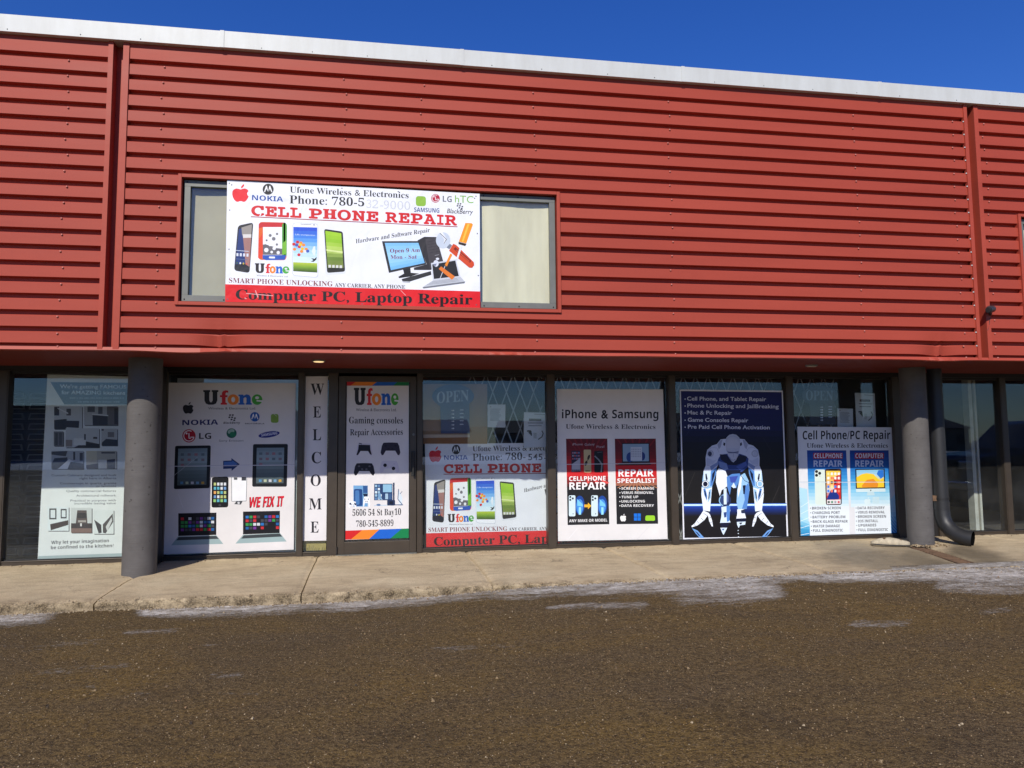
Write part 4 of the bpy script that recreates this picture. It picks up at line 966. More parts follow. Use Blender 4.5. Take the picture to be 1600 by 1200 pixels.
for p_, q_, w_, c_ in (((66, 612), (806, 603), 2.2, (176, 174, 184)), ((66, 615), (806, 606), 1.6, (236, 234, 240)), ((140, 770), (168, 850), 1.6, (238, 236, 242)), ((640, 280), (700, 330), 1.4, (226, 224, 230)), ((72, 700), (250, 560), 1.3, (200, 197, 206))): s.part('crease_shading'); s.line(p_, q_, w_, c_)  # shade and highlight of the folds drawn as flat coloured lines
s.done('shop_poster', 'large white poster with two tablets and two laptops, left of the welcome strip', 'poster')
# ---- welcome strip
s = Sheet(YS, (460, 560, 3.636)); s.panel([(65, 102), (190, 102), (181, 1035), (47, 1037)], (222, 219, 220), 0.002)
s.part('lettering')
for ch, a, b, y in (('W', 92, 169, 206), ('E', 106, 151, 336), ('L', 104, 152, 465), ('C', 98, 152, 595), ('O', 92, 150, 724), ('M', 83, 155, 858), ('E', 92, 138, 990)): s.text(ch, (a, y), (b, y), 63, (38, 36, 42), res=5)
s.done('welcome_strip', 'narrow white strip spelling WELCOME downwards beside the shop door', 'sign')
s = Sheet(D+0.055, (460, 560, 3.636)); s.panel([(50, 1038), (181, 1036), (178, 1106), (46, 1110)], (168, 152, 92), 0.004)
s.part('relief')
for k in range(11): s.line((58+k*11, 1100+random.uniform(-8, 2)), (64+k*11, 1068+random.uniform(-8, 10)), random.uniform(2, 5), random.choice([(120, 108, 66), (196, 182, 120), (140, 128, 84)]))
s.done('brass_panel', 'small mottled brass coloured panel below the welcome strip', 'panel')
# ---- door poster
s = Sheet(D-0.009, (460, 560, 3.636)); s.panel([(278, 102), (650, 103), (650, 1018), (272, 1032)], (220, 217, 218), 0.002)
s.part('colour_band')
ST = [(204, 34, 36), (232, 130, 40), (26, 96, 196), (14, 122, 70)]
for xs0, xs1, y0, y1, k in (((278, 390, 510, 620, 650), (278, 318, 440, 560, 650), 103, 155, 0), ((272, 385, 482, 610, 650), (272, 320, 425, 545, 650), 977, 1028, 1)):
    for i in range(4):
        o0 = -(xs0[i]-278)*.035*k; o1 = -(xs0[i+1]-278)*.035*k
        s.part('colour_band'); s.poly([(xs0[i], y0+o0+2*k), (xs0[i+1], y0+o1+2*k), (xs1[i+1], y1-(xs1[i+1]-278)*.027*k+2*k), (xs1[i], y1-(xs1[i]-278)*.027*k+2*k)], ST[i])
s.part('shop_logo'); ufone(s, ((338, 405), (408, 444), (440, 494), (494, 549), (549, 592)), 265, 98, 66)
s.part('lettering'); s.text('Wireless & Electronics Ltd.', (350, 300), (580, 300), 16, (70, 66, 74), 'plain', 0.004)
s.text('Gaming consoles', (310, 369), (617, 370), 37, (40, 38, 44)); s.text('Repair Accessories', (316, 437), (616, 434), 35, (40, 38, 44))
s.text('5606 54 St Bay10', (330, 895), (606, 889), 36, (34, 32, 38)); s.text('780-545-8899', (350, 958), (563, 952), 35, (34, 32, 38))
s.part('controller_picture')
def pad(cx, cy, w, h, col, hi):
    s.part('controller_picture'); pts = [(-.36, -.42), (-.12, -.44), (.12, -.44), (.36, -.42), (.44, -.2), (.5, .3), (.44, .5), (.36, .46), (.24, .16), (-.24, .16), (-.36, .46), (-.44, .5), (-.5, .3), (-.44, -.2)]
    s.poly([(cx+x*w, cy+y*h) for x, y in pts], col)
    for (x, y) in ((-.25, -.2), (.25, -.2), (-.1, .02), (.1, .02)): s.ell(cx+x*w, cy+y*h, w*.055, h*.07, hi, n=10)
pad(397, 516, 92, 76, (204, 200, 212), (120, 116, 130)); s.poly([(365, 490), (430, 492), (432, 520), (440, 548), (430, 545), (418, 526), (376, 526), (362, 548), (352, 550), (362, 516)], (26, 24, 32)); s.line((366, 482), (384, 486), 5, (60, 56, 66))
pad(546, 512, 112, 78, (44, 36, 52), (26, 22, 32)); pad(397, 628, 120, 76, (34, 32, 40), (90, 88, 96))
pad(540, 614, 112, 74, (206, 202, 214), (196, 192, 204)); s.ell(515, 607, 10, 10, (34, 32, 42)); s.ell(563, 625, 10, 10, (34, 32, 42))
s.part('console_picture')
s.rect(335, 722, 417, 842, (110, 160, 204)); s.rrect([(338, 742), (386, 742), (388, 838), (338, 840)], 10, (34, 70, 128)); s.rrect([(345, 750), (368, 750), (370, 830), (346, 832)], 8, (70, 118, 176)); s.rect(390, 724, 416, 765, (44, 84, 140)); s.poly([(388, 768), (418, 768), (414, 786), (396, 786)], (20, 36, 66))
pad(330, 830, 44, 40, (236, 238, 244), (60, 70, 96)); pad(410, 812, 40, 62, (236, 238, 244), (40, 60, 96)); s.ell(318, 826, 6, 6, (40, 50, 80)); s.ell(346, 828, 6, 6, (40, 50, 80))
s.part('console_picture'); s.rect(453, 712, 557, 806, (36, 62, 104)); s.rect(503, 716, 553, 760, (140, 186, 214))
for i in range(5):
    for j in range(3):
        if not (j == 2 and i < 3): s.rect(458+j*16+(30 if j == 2 else 0)*0, 718+i*18, 470+j*16, 731+i*18, [(150, 186, 210), (90, 130, 176), (206, 222, 232)][(i+j) % 3])
for j in range(4): s.rect(476+j*20, 768, 492+j*20, 800, [(120, 160, 196), (40, 66, 108), (160, 190, 212), (60, 90, 134)][j])
s.rect(560, 706, 569, 808, (28, 44, 80)); s.poly([(590, 740), (600, 760), (612, 790), (612, 832), (596, 832), (588, 800)], (206, 220, 232)); s.path([(592, 742), (588, 800), (616, 834)], 4, (40, 64, 104)); s.line((600, 770), (612, 756), 3, (60, 84, 120))
s.rrect([(527, 804), (572, 804), (572, 836), (527, 836)], 6, (30, 46, 80)); s.rect(540, 812, 560, 828, (16, 24, 44)); s.line((452, 836), (528, 834), 6, (190, 204, 218)); s.line((572, 832), (616, 832), 5, (60, 86, 124)); s.ell(478, 832, 12, 6, (90, 120, 160))
s.done('door_poster', 'tall white gaming consoles poster filling the glass of the shop door', 'poster')
# ---- iPhone & Samsung poster
GW = (222, 220, 219)
s = Sheet(YS, (850, 560, 3.871)); s.panel([(78, 185), (720, 187), (748, 1093), (85, 1105)], GW, 0.002)
s.part('lettering'); s.text('iPhone', (108, 362), (319, 362), 51, (36, 36, 42), 'sans', res=5); s.text('&', (346, 362), (389, 362), 51, (36, 36, 42), 'plain', 0.03, res=5); s.text('Samsung', (412, 362), (692, 362), 51, (36, 36, 42), 'sans', res=5); s.text('Ufone Wireless & Electronics', (132, 425), (674, 427), 27, (48, 48, 56))
s.part('picture_panel'); s.grad([(133, 486), (383, 485), (389, 775), (139, 778)], [(92, 18, 24), (112, 20, 26), (190, 26, 34), (206, 40, 42), (60, 34, 32)], 14); s.poly([(139, 776), (389, 773), (395, 1003), (143, 1008)], (34, 34, 36))
for k in range(7): s.poly([(262, 640), (140+k*38, 488), (152+k*38, 488)], (124, 26, 32))
for k in range(5): s.poly([(262, 690), (138+k*60, 760), (156+k*60, 752)], (222, 84, 80))
s.part('lettering')
s.text('iPhone', (172, 527), (234, 525), 14, (176, 168, 172), 'plain'); s.text('Galaxy', (246, 528), (306, 525), 14, (176, 168, 172), 'plain'); s.text('Pixel', (318, 542), (364, 540), 14, (170, 162, 168), 'plain')
s.part('phone_picture'); s.rrect([(165, 558), (220, 558), (222, 688), (166, 688)], 8, (40, 36, 58)); s.poly([(168, 640), (200, 618), (219, 600), (219, 680), (168, 684)], (170, 172, 184))
for i in range(3):
    for j in range(4): s.rect(171+j*12, 566+i*18, 179+j*12, 576+i*18, [(176, 120, 140), (150, 150, 170), (186, 90, 100), (120, 120, 160)][(i+j) % 4])
for j in range(4): s.rect(171+j*12, 672, 179+j*12, 682, (60, 58, 70))
s.part('phone_picture'); s.rrect([(240, 552), (284, 552), (286, 690), (242, 690)], 6, (190, 172, 130)); s.ell(270, 598, 7, 16, (54, 44, 36), 20); s.ell(254, 634, 8, 16, (54, 44, 36), 20); s.line((258, 620), (270, 612), 3, (54, 44, 36)); s.rect(250, 678, 278, 684, (70, 60, 46))
s.part('phone_picture'); s.rrect([(303, 560), (358, 558), (360, 690), (304, 690)], 8, (22, 22, 28)); s.path([(306, 590), (330, 612), (350, 640), (346, 688)], 8, (120, 126, 134)); s.path([(322, 570), (352, 566)], 4, (80, 84, 90))
s.part('lettering'); s.text('CELLPHONE', (152, 741), (373, 738), 27, (240, 238, 238), 'sans', 0.006); s.text('REPAIR', (153, 793), (376, 791), 43, (240, 238, 238), 'sans', 0.008); s.text('ANY MAKE OR MODEL', (152, 991), (383, 986), 17, (230, 230, 230), 'sans')
for x0 in (150, 286):
    s.part('phone_picture'); s.ell(x0+66, 888, 30, 58, (30, 70, 150)); s.ell(x0+66, 895, 22, 44, (70, 140, 220)); s.poly([(x0+50, 850), (x0+82, 880), (x0+86, 896), (x0+52, 892)], (120, 200, 246)); s.rect(x0+60, 900, x0+74, 945, (150, 220, 250))
    s.rrect([(x0, 828), (x0+40, 828), (x0+40, 955), (x0, 955)], 9, (206, 226, 234)); s.ell(x0+9, 838, 6, 6, (22, 24, 30)); s.ell(x0+9, 856, 6, 6, (22, 24, 30)); s.ell(x0+24, 847, 6, 6, (22, 24, 30)); s.ell(x0+26, 940, 3, 3, (60, 70, 80))
s.part('arrow_picture'); s.poly([(244, 884), (266, 884), (266, 872), (286, 892), (266, 912), (266, 900), (244, 900)], (238, 178, 44))
s.part('picture_panel'); s.grad([(428, 486), (676, 485), (684, 770), (434, 773)], [(90, 18, 26), (96, 18, 26), (120, 22, 28), (196, 30, 38), (196, 40, 38), (150, 110, 84)], 14); s.poly([(434, 771), (684, 768), (690, 1000), (440, 1003)], (34, 34, 36))
for k in range(9): s.poly([(556, 720), (440+k*30, 800-abs(k-4)*4), (452+k*30, 800-abs(k-4)*4)], (170, 120, 88))
for k in range(6): s.poly([(556, 640), (436+k*46, 487), (448+k*46, 487)], (124, 24, 32))
s.part('laptop_picture'); s.poly([(470, 512), (638, 511), (640, 628), (472, 630)], (40, 30, 36)); s.poly([(476, 518), (632, 517), (634, 622), (478, 623)], (134, 160, 182)); s.ell(520, 598, 22, 30, (40, 66, 130)); s.ell(594, 592, 18, 26, (36, 56, 116)); s.poly([(524, 536), (592, 536), (593, 618), (524, 619)], (186, 194, 204)); s.poly([(466, 630), (640, 628), (648, 644), (440, 648)], (58, 34, 38))
for i in range(4):
    for j in range(6): s.rect(529+j*10, 546+i*14, 535+j*10, 554+i*14, (150, 158, 172))
s.part('lettering'); s.text('REPAIR', (450, 715), (664, 713), 43, (240, 238, 238), 'sans', 0.008); s.text('SPECIALIST', (443, 753), (673, 752), 27, (240, 238, 238), 'sans', 0.006)
for t, y, x1 in (('SCREEN DAMAGE', 794, 666), ('VIRUS REMOVAL', 820, 662), ('TUNE UP', 846, 570), ('UNLOCKING', 872, 610), ('DATA RECOVERY', 898, 665)):
    s.text(t, (468, y), (x1, y-1), 15, (228, 228, 228), 'sans'); s.part('bullet'); s.ell(459, y-7, 3.5, 3.5, (228, 228, 228), n=10); s.part('lettering')
apple(s, 479, 966, 36, 40, (240, 240, 240), (34, 34, 36)); s.part('window_emblem'); flag4(s, 544, 938, 42, 44, (24, 112, 214))
s.part('green_emblem'); s.rrect([(614, 950), (670, 950), (672, 982), (612, 982)], 10, (150, 206, 48))
for p_, q_, w_, c_ in (((84, 640), (728, 632), 1.8, (190, 188, 194)), ((84, 643), (728, 635), 1.4, (236, 234, 238)), ((150, 1090), (200, 1030), 1.8, (238, 238, 240)), ((560, 1098), (640, 1012), 1.5, (204, 202, 208)), ((90, 660), (120, 560), 1.4, (204, 202, 208))): s.part('crease_shading'); s.line(p_, q_, w_, c_)  # folds shaded with flat darker and paler lines
s.done('service_poster', 'white iPhone and Samsung poster with two dark red service panels, left of the robot', 'poster')
# ---- crouching robot poster
s = Sheet(YS, (1040, 560, 3.871)); s.panel([(85, 188), (709, 195), (742, 1085), (106, 1096)], (226, 228, 236), 0.002)
s.part('picture_panel'); s.grad([(92, 197), (702, 204), (733, 1076), (114, 1086)], [(26, 28, 92), (24, 26, 88), (20, 22, 70), (18, 18, 30), (22, 20, 22), (24, 22, 22), (26, 24, 23), (24, 22, 23), (22, 20, 22)], 26)
s.grad([(110, 893), (732, 890), (733, 945), (112, 950)], [(34, 66, 160), (26, 44, 110), (24, 26, 44)], 6); s.poly([(110, 878), (732, 876), (732, 894), (110, 896)], (40, 100, 200)); s.poly([(110, 882), (732, 880), (732, 890), (110, 892)], (206, 236, 250))
s.part('lettering'); c = (210, 212, 226)
for t, x0, x1, y0, y1 in (('Cell Phone, and Tablet Repair', 130, 608, 254, 258), ('Phone Unlocking and JailBreaking', 132, 684, 296, 302), ('Mac & Pc Repair', 132, 400, 338, 341), ('Game Consoles Repair', 134, 500, 382, 386), ('Pre Paid Cell Phone Activation', 135, 630, 424, 429)):
    s.text(t, (x0, y0), (x1, y1), 23, c, 'plain', 0.014); s.part('bullet'); s.ell(118, y0-8, 4, 4, c, n=10); s.part('lettering')
s.part('robot_picture'); s.use(1060, 670, 6.6647)
A, Bc, Cc, Dk, Lt, Md = (196, 204, 224), (232, 240, 250), (150, 196, 236), (20, 26, 52), (214, 232, 248), (84, 134, 204)
for m in (0, 1):
    X = lambda pts, m=m: [((1133-x-5) if m else x, y) for x, y in pts]
    # reflection of the hands, arms, forearms
    s.poly(X([(140, 1034), (200, 1060), (270, 1136), (222, 1138), (180, 1090)]), (110, 160, 220)); s.poly(X([(170, 1060), (200, 1080), (232, 1120), (210, 1112)]), (30, 50, 100))
    s.poly(X([(262, 440), (300, 380), (402, 370), (392, 470), (350, 600), (340, 720), (330, 860), (258, 850), (238, 680), (248, 560)]), Cc)
    s.poly(X([(262, 440), (336, 430), (330, 540), (312, 560), (290, 545), (262, 545)]), Lt); s.poly(X([(280, 470), (292, 465), (304, 520), (296, 545), (284, 520)]), Dk)
    s.poly(X([(340, 440), (402, 380), (390, 470), (352, 590), (330, 600)]), Md); s.poly(X([(352, 470), (388, 420), (372, 500), (345, 570)]), Dk)
    s.poly(X([(242, 610), (300, 625), (350, 610), (340, 720), (326, 860), (260, 850), (240, 700)]), Bc); s.poly(X([(258, 625), (280, 620), (300, 700), (296, 750), (270, 690)]), Md); s.poly(X([(268, 640), (282, 650), (294, 730), (276, 690)]), Dk); s.poly(X([(316, 640), (344, 625), (336, 720), (306, 770)]), Cc); s.poly(X([(318, 660), (330, 650), (322, 720), (308, 740)]), Dk)
    s.ell(*X([(280, 575)])[0], 36, 38, Bc); s.ell(*X([(280, 575)])[0], 24, 26, Dk if not m else Cc); s.ring(*X([(280, 575)])[0], 34, 38, Dk)
    s.poly(X([(258, 850), (330, 862), (328, 880), (300, 880), (262, 868)]), Dk); s.poly(X([(260, 850), (300, 868), (322, 880), (270, 950), (200, 1005), (140, 1026), (136, 1012), (170, 985), (225, 905)]), Bc)
    for a, b in (((196, 962), (212, 985)), ((236, 930), (258, 950)), ((262, 880), (300, 905)), ((165, 992), (176, 1012))): s.line(*X([a, b]), 4, Dk)
    s.poly(X([(302, 880), (328, 890), (352, 960), (360, 1018), (346, 1016), (320, 960)]), Bc); s.line(*X([(318, 930), (342, 922)]), 4, Dk); s.line(*X([(334, 975), (354, 968)]), 4, Dk)
    s.poly(X([(285, 380), (283, 300), (300, 220), (350, 175), (400, 160), (440, 110), (490, 104), (566, 130), (566, 330), (430, 340), (400, 400), (340, 440), (262, 440)]), A)
    s.poly(X([(330, 390), (400, 350), (420, 300), (440, 280), (430, 360), (380, 400), (340, 440)]), (120, 140, 186)); s.poly(X([(290, 330), (300, 300), (360, 330), (400, 320), (360, 370), (300, 376)]), (176, 186, 212))
    s.poly(X([(405, 165), (435, 120), (460, 112), (440, 190), (420, 215)]), (150, 160, 186)); s.poly(X([(470, 140), (488, 150), (484, 180), (466, 170)]), Dk); s.path(X([(300, 230), (352, 190), (400, 200), (420, 240)]), 3, (140, 150, 178))
    s.ring(*X([(332, 258)])[0], 24, 36, (160, 168, 190)); s.ell(*X([(328, 260)])[0], 21, 25, (50, 56, 84) if not m else (176, 184, 206)); s.path(X([(296, 376), (340, 392), (380, 380)]), 3, (110, 120, 156))
s.poly([(412, 320), (440, 270), (500, 260), (640, 260), (700, 280), (730, 310), (722, 400), (660, 450), (480, 450), (420, 400)], (44, 66, 128)); s.poly([(430, 265), (500, 270), (560, 345), (640, 270), (715, 290), (700, 340), (600, 380), (520, 376), (440, 320)], Dk); s.poly([(415, 335), (500, 360), (520, 420), (480, 430), (430, 400)], (110, 134, 186)); s.poly([(600, 395), (700, 340), (716, 380), (640, 430)], (70, 92, 160))
s.poly([(490, 430), (650, 430), (630, 480), (510, 488)], Dk)
s.poly([(396, 450), (420, 410), (490, 440), (512, 500), (506, 600), (450, 640), (430, 700), (414, 640), (390, 560)], Bc); s.poly([(502, 500), (560, 470), (640, 465), (650, 500), (600, 620), (550, 600), (535, 690), (506, 600)], Md); s.poly([(530, 500), (620, 490), (590, 560), (545, 560)], (60, 80, 170)); s.poly([(550, 600), (575, 560), (600, 610), (575, 618)], Lt)
s.poly([(640, 490), (690, 460), (730, 540), (740, 640), (720, 760), (712, 832), (620, 838), (605, 760), (612, 640)], Cc); s.poly([(680, 620), (730, 560), (738, 650), (712, 830), (660, 834), (690, 740)], Md); s.poly([(645, 500), (665, 480), (650, 620), (620, 720), (615, 640)], Bc); s.poly([(668, 590), (700, 585), (690, 680), (676, 680)], Dk); s.path([(645, 480), (690, 540), (730, 560)], 5, Dk)
s.ell(485, 745, 62, 72, (36, 48, 90)); s.ring(485, 745, 54, 64, Cc, 110, 300); s.poly([(470, 620), (500, 620), (502, 786), (472, 788)], Lt); s.poly([(500, 650), (520, 690), (520, 760), (504, 770)], (90, 110, 160)); s.poly([(440, 700), (462, 690), (462, 790), (440, 770)], (50, 70, 120))
s.poly([(446, 815), (530, 800), (540, 850), (520, 920), (542, 975), (432, 980), (445, 920), (450, 860)], Lt); s.poly([(500, 800), (540, 800), (530, 960), (505, 970), (500, 880)], Md); s.poly([(470, 870), (500, 866), (498, 920), (476, 925)], (40, 70, 130)); s.poly([(432, 982), (536, 980), (520, 1010), (500, 1022), (446, 1022)], Dk); s.poly([(436, 1030), (508, 1030), (470, 1106), (455, 1080)], Lt); s.poly([(452, 1042), (480, 1040), (466, 1062)], (60, 100, 160))
s.poly([(612, 838), (690, 835), (690, 880), (704, 930), (602, 935), (612, 890)], Bc); s.poly([(650, 850), (690, 835), (692, 880), (655, 880)], (40, 50, 80)); s.poly([(604, 940), (704, 934), (698, 966), (606, 968)], Dk); s.poly([(608, 970), (700, 966), (694, 998), (640, 1005), (628, 1034), (612, 1000)], Lt); s.poly([(628, 978), (668, 975), (650, 1000)], Dk)
for (x, y) in ((622, 1058), (624, 1090), (626, 1124)): s.ell(x, y, 6, 5, Lt, n=8)
s.poly([(488, 130), (500, 90), (530, 62), (566, 54), (602, 62), (634, 92), (644, 130), (640, 200), (625, 270), (600, 325), (572, 350), (545, 330), (515, 275), (496, 220)], (176, 182, 200)); s.poly([(500, 220), (520, 238), (570, 240), (628, 236), (620, 260), (580, 254), (520, 256)], (118, 126, 158)); s.path([(518, 240), (566, 252), (624, 236)], 5, (34, 42, 82)); s.path([(572, 258), (570, 296)], 4, (120, 128, 160)); s.path([(552, 322), (572, 328), (592, 320)], 4, (70, 80, 120)); s.poly([(516, 280), (545, 330), (560, 345), (540, 300)], (130, 140, 176)); s.ring(567, 150, 70, 76, (160, 166, 186), 200, 340); s.poly([(500, 150), (540, 110), (600, 108), (636, 150), (630, 200), (505, 200)], (184, 188, 204))
s.use(1040, 560, 3.871)
for p_, q_, w_, c_ in (((560, 860), (600, 800), 2, (60, 56, 53)), ((640, 880), (690, 770), 2, (58, 54, 52)), ((118, 830), (176, 690), 2, (54, 52, 50)), ((120, 470), (180, 380), 1.6, (42, 44, 80)), ((590, 480), (640, 560), 1.6, (44, 44, 56))): s.part('crease_shading'); s.line(p_, q_, w_, c_)  # light on the folds drawn as flat paler lines
s.done('robot_poster', 'dark blue poster of a crouching pale robot with a white border', 'poster')
# ---- Cell Phone / PC repair poster
s = Sheet(YS, (1220, 560, 3.871)); s.panel([(100, 413), (692, 417), (718, 1098), (122, 1103)], (220, 221, 224), 0.002)
s.part('picture_panel')
s.poly([(112, 780), (160, 790), (172, 1080), (668, 1072), (660, 860), (705, 800), (716, 1095), (124, 1101)], (176, 218, 234)); s.grad([(118, 960), (176, 990), (176, 1080), (122, 1100)], [(176, 220, 236), (70, 160, 206), (40, 130, 186)], 6); s.grad([(662, 930), (712, 930), (716, 1094), (666, 1082)], [(176, 220, 236), (60, 150, 206), (40, 128, 190)], 6); s.grad([(124, 1076), (716, 1068), (716, 1095), (124, 1101)], [(110, 184, 216), (50, 134, 186)], 3)
for k in range(5): s.line((120, 900+k*42), (172, 866+k*48), 3, (226, 242, 248)); s.line((664, 940+k*22), (708, 1000+k*18), 2.5, (200, 232, 246))
for q in ([(158, 556), (395, 556), (412, 900), (170, 900)], [(417, 556), (652, 556), (664, 900), (424, 900)]):
    s.part('picture_panel'); s.grad(q, [(22, 62, 140), (26, 96, 176), (60, 150, 212), (150, 206, 232), (222, 236, 242)], 16)
s.part('text_panel'); s.poly([(170, 893), (414, 893), (416, 1068), (178, 1077)], (226, 234, 240)); s.poly([(446, 893), (660, 890), (668, 1068), (452, 1075)], (226, 234, 240))
s.part('lettering'); s.text('Cell Phone/PC Repair', (132, 490), (662, 488), 51, (34, 34, 40), 'sans', res=5); s.text('Ufone Wireless & Electronics', (157, 540), (648, 540), 27, (44, 44, 52))
for t, a, b in (('CELLPHONE', 200, 371), ('COMPUTER', 451, 620)):
    s.part('title_back'); s.rrect([(a-4, 571), (b+4, 571), (b+4, 608), (a-4, 608)], 6, (170, 40, 60)); s.part('lettering'); s.text(t, (a, 603), (b, 603), 28, (222, 226, 236), 'sans')
s.text('REPAIR', (198, 655), (373, 655), 38, (200, 210, 230), 'sans', 0.008); s.text('REPAIR', (450, 655), (624, 655), 38, (200, 210, 230), 'sans', 0.008)
s.part('phone_picture'); s.rrect([(204, 672), (272, 672), (276, 886), (208, 886)], 16, (216, 230, 220)); s.ell(216, 684, 9, 9, (20, 22, 26)); s.ell(216, 707, 9, 9, (20, 22, 26)); s.ell(235, 695, 9, 9, (20, 22, 26)); s.ell(236, 712, 4, 4, (190, 190, 180))
s.part('phone_picture'); s.rrect([(266, 668), (366, 666), (369, 886), (273, 888)], 14, (60, 40, 44)); s.grad([(274, 680), (360, 680), (362, 880), (279, 880)], [(240, 200, 60), (244, 206, 110), (246, 170, 90), (206, 220, 236), (200, 60, 50), (220, 226, 230)], 12); s.poly([(318, 720), (361, 700), (363, 850), (330, 850), (322, 780)], (206, 46, 42)); s.poly([(278, 850), (300, 800), (322, 790), (352, 830), (352, 852), (280, 854)], (30, 50, 130)); s.poly([(279, 856), (362, 854), (362, 880), (280, 882)], (226, 220, 222)); s.rect(292, 668, 342, 677, (24, 20, 22))
for i in range(5):
    for j in range(4): s.rrect([(281+j*21, 690+i*26), (294+j*21, 690+i*26), (294+j*21, 706+i*26), (281+j*21, 706+i*26)], 3, random.choice([(240, 240, 236), (250, 230, 150), (70, 130, 220), (240, 120, 90), (60, 40, 50), (230, 226, 226)]))
for j in range(4): s.ell(290+j*20, 869, 7, 7, [(60, 80, 70), (90, 150, 120), (150, 160, 170), (200, 80, 90)][j])
s.part('monitor_picture'); s.poly([(450, 668), (628, 666), (632, 786), (454, 789)], (30, 34, 48)); s.grad([(457, 675), (621, 673), (625, 779), (461, 782)], [(130, 190, 226), (170, 206, 224), (240, 206, 90), (242, 190, 40)], 8); s.poly([(457, 720), (490, 700), (520, 694), (560, 700), (600, 740), (620, 720), (624, 779), (461, 782)], (244, 200, 46)); s.poly([(490, 770), (520, 735), (560, 728), (590, 760), (585, 779), (492, 780)], (226, 140, 40)); s.poly([(590, 676), (620, 674), (622, 715), (604, 728), (580, 700)], (40, 110, 200))
s.poly([(454, 789), (632, 786), (633, 806), (456, 809)], (206, 226, 230)); s.ell(544, 798, 3.5, 4.5, (60, 70, 80)); s.poly([(524, 808), (564, 808), (568, 828), (520, 829)], (190, 216, 224)); s.part('window_emblem'); flag4(s, 556, 838, 40, 42, (196, 222, 230)); apple(s, 525, 866, 40, 42, (214, 232, 236), (176, 214, 230))
s.part('lettering')
for L_, x0, ox in (((('BROKEN SCREEN', 914, 362), ('CHARGING PORT', 942, 357), ('BATTERY PROBLEM', 968, 390), ('BACK-GLASS REPAIR', 995, 405), ('WATER DAMAGE', 1023, 357), ('FULL DIAGNOSTIC', 1049, 376)), 189, 1.2), ((('DATA RECOVERY', 913, 628), ('VIRUS REMOVAL', 939, 628), ('BROKEN SCREEN', 965, 636), ('IOS INSTALL', 992, 588), ('UPGRADES', 1018, 577), ('FULL DIAGNOSTIC', 1045, 648)), 464, 1.0)):
    for k, (t, y, x1) in enumerate(L_): s.text(t, (x0+k*ox, y), (x1, y-2), 16, (62, 66, 74), 'sans'); s.part('bullet'); s.ell(x0-9+k*ox, y-8, 3, 3, (62, 66, 74), n=8); s.part('lettering')
for p_, q_, w_, c_ in (((112, 748), (704, 746), 2.0, (150, 176, 190)), ((112, 751), (704, 749), 1.4, (238, 244, 248))): s.part('crease_shading'); s.line(p_, q_, w_, c_)  # dark and pale line pair paints the shading of the fold
s.done('service_poster', 'white and blue Cell Phone/PC Repair poster beside the right column', 'poster')

# ---- OPEN hours signs
def open_sign(Y, crop, board, oval, body, txt, th, label, bl, dark):
    if board:
        s = Sheet(Y+0.03, crop); s.panel(board, (150, 118, 88), 0.006)
        s.part('lower_band'); s.poly([(80, 446), (350, 446), (352, 462), (80, 466)], (196, 176, 156)); s.poly([(80, 466), (352, 462), (354, 500), (80, 500)], (140, 92, 44)); s.poly([(352, 400), (455, 398), (455, 500), (354, 500)], (146, 100, 52))
        s.done('card_board', 'tan cardboard sheet behind the OPEN hours sign right of the door', 'cardboard')
    s = Sheet(Y, crop); cx, cy, rx, ry = oval; x0, y0, x1, y1 = body
    pts = [(cx+rx*math.cos(math.radians(a)), cy+ry*math.sin(math.radians(a))) for a in range(140, 400+1, 10)]
    s.panel([(x0+4, y0)]+pts+[(x1-2, y0), (x1, y1), (x0+8, y1)], bl, 0.004)
    s.part('lettering'); s.text('OPEN', *txt, th, (176, 190, 208) if not dark else (130, 146, 164), 'serif')
    s.part('hours_column')
    for i in range(6):
        y = y0+20+i*(y1-y0-40)/5.6
        s.rect(x0+70, y, x0+86, y+6, (190, 198, 216)); s.ell(x0+80, y+3, 3, 5, (220, 224, 236), n=8)
        if i < 5: s.rect(x0+118, y-3, x0+140, y+3, (186, 194, 214))
    s.done('open_sign', label, 'sign')
open_sign(D+0.06, (640, 560, 3.75), [(80, 150), (455, 150), (455, 500), (80, 500)], (255, 222, 122, 70), (176, 282, 352, 440), ((160, 262), (346, 248)), 64,
          'blue oval OPEN hours sign on tan cardboard above the lower banner', (62, 78, 118), False)
open_sign(D+0.06, (1220, 560, 3.871), None, (236, 225, 108, 60), (170, 272, 330, 400), ((152, 252), (316, 254)), 58,
          'dark oval OPEN hours sign above the blue and white repair poster', (30, 40, 58), True)
# ---- paper notices
def notice(Y, crop, q, kind, label):
    s = Sheet(Y, crop); s.panel(q, (206, 212, 218), 0.0015); q = np.array(q, float); B2 = lambda u, v: tuple((1-v)*((1-u)*q[0]+u*q[1])+v*((1-u)*q[3]+u*q[2]))
    s.part('print')
    if kind == 0:
        for k in range(11): s.line(B2(.14, .2+k*.05), B2(random.uniform(.6, .85), .2+k*.05), 2.5, (120, 126, 134))
        s.line(B2(.12, .10), B2(.2, .10), 4, (90, 96, 104))
    else:
        s.line(B2(.45, .05), B2(.92, .06), 4, (120, 126, 130)); s.line(B2(.22, .21), B2(.76, .21), 14, (70, 40, 52)); s.line(B2(.17, .30), B2(.84, .30), 5, (104, 110, 116)); s.line(B2(.2, .38), B2(.78, .38), 5, (112, 118, 124))
        s.part('hand_picture'); s.path([B2(.14, .53), B2(.3, .52), B2(.33, .66)], 8, (60, 66, 62)); s.path([B2(.22, .55), B2(.33, .62)], 12, (70, 76, 72)); s.path([B2(.78, .52), B2(.84, .6), B2(.78, .7), B2(.62, .77)], 6, (74, 82, 78)); s.poly([B2(.42, .58), B2(.55, .58), B2(.56, .74), B2(.42, .74)], (176, 184, 184))
    s.done('paper_notice', label, 'notice')
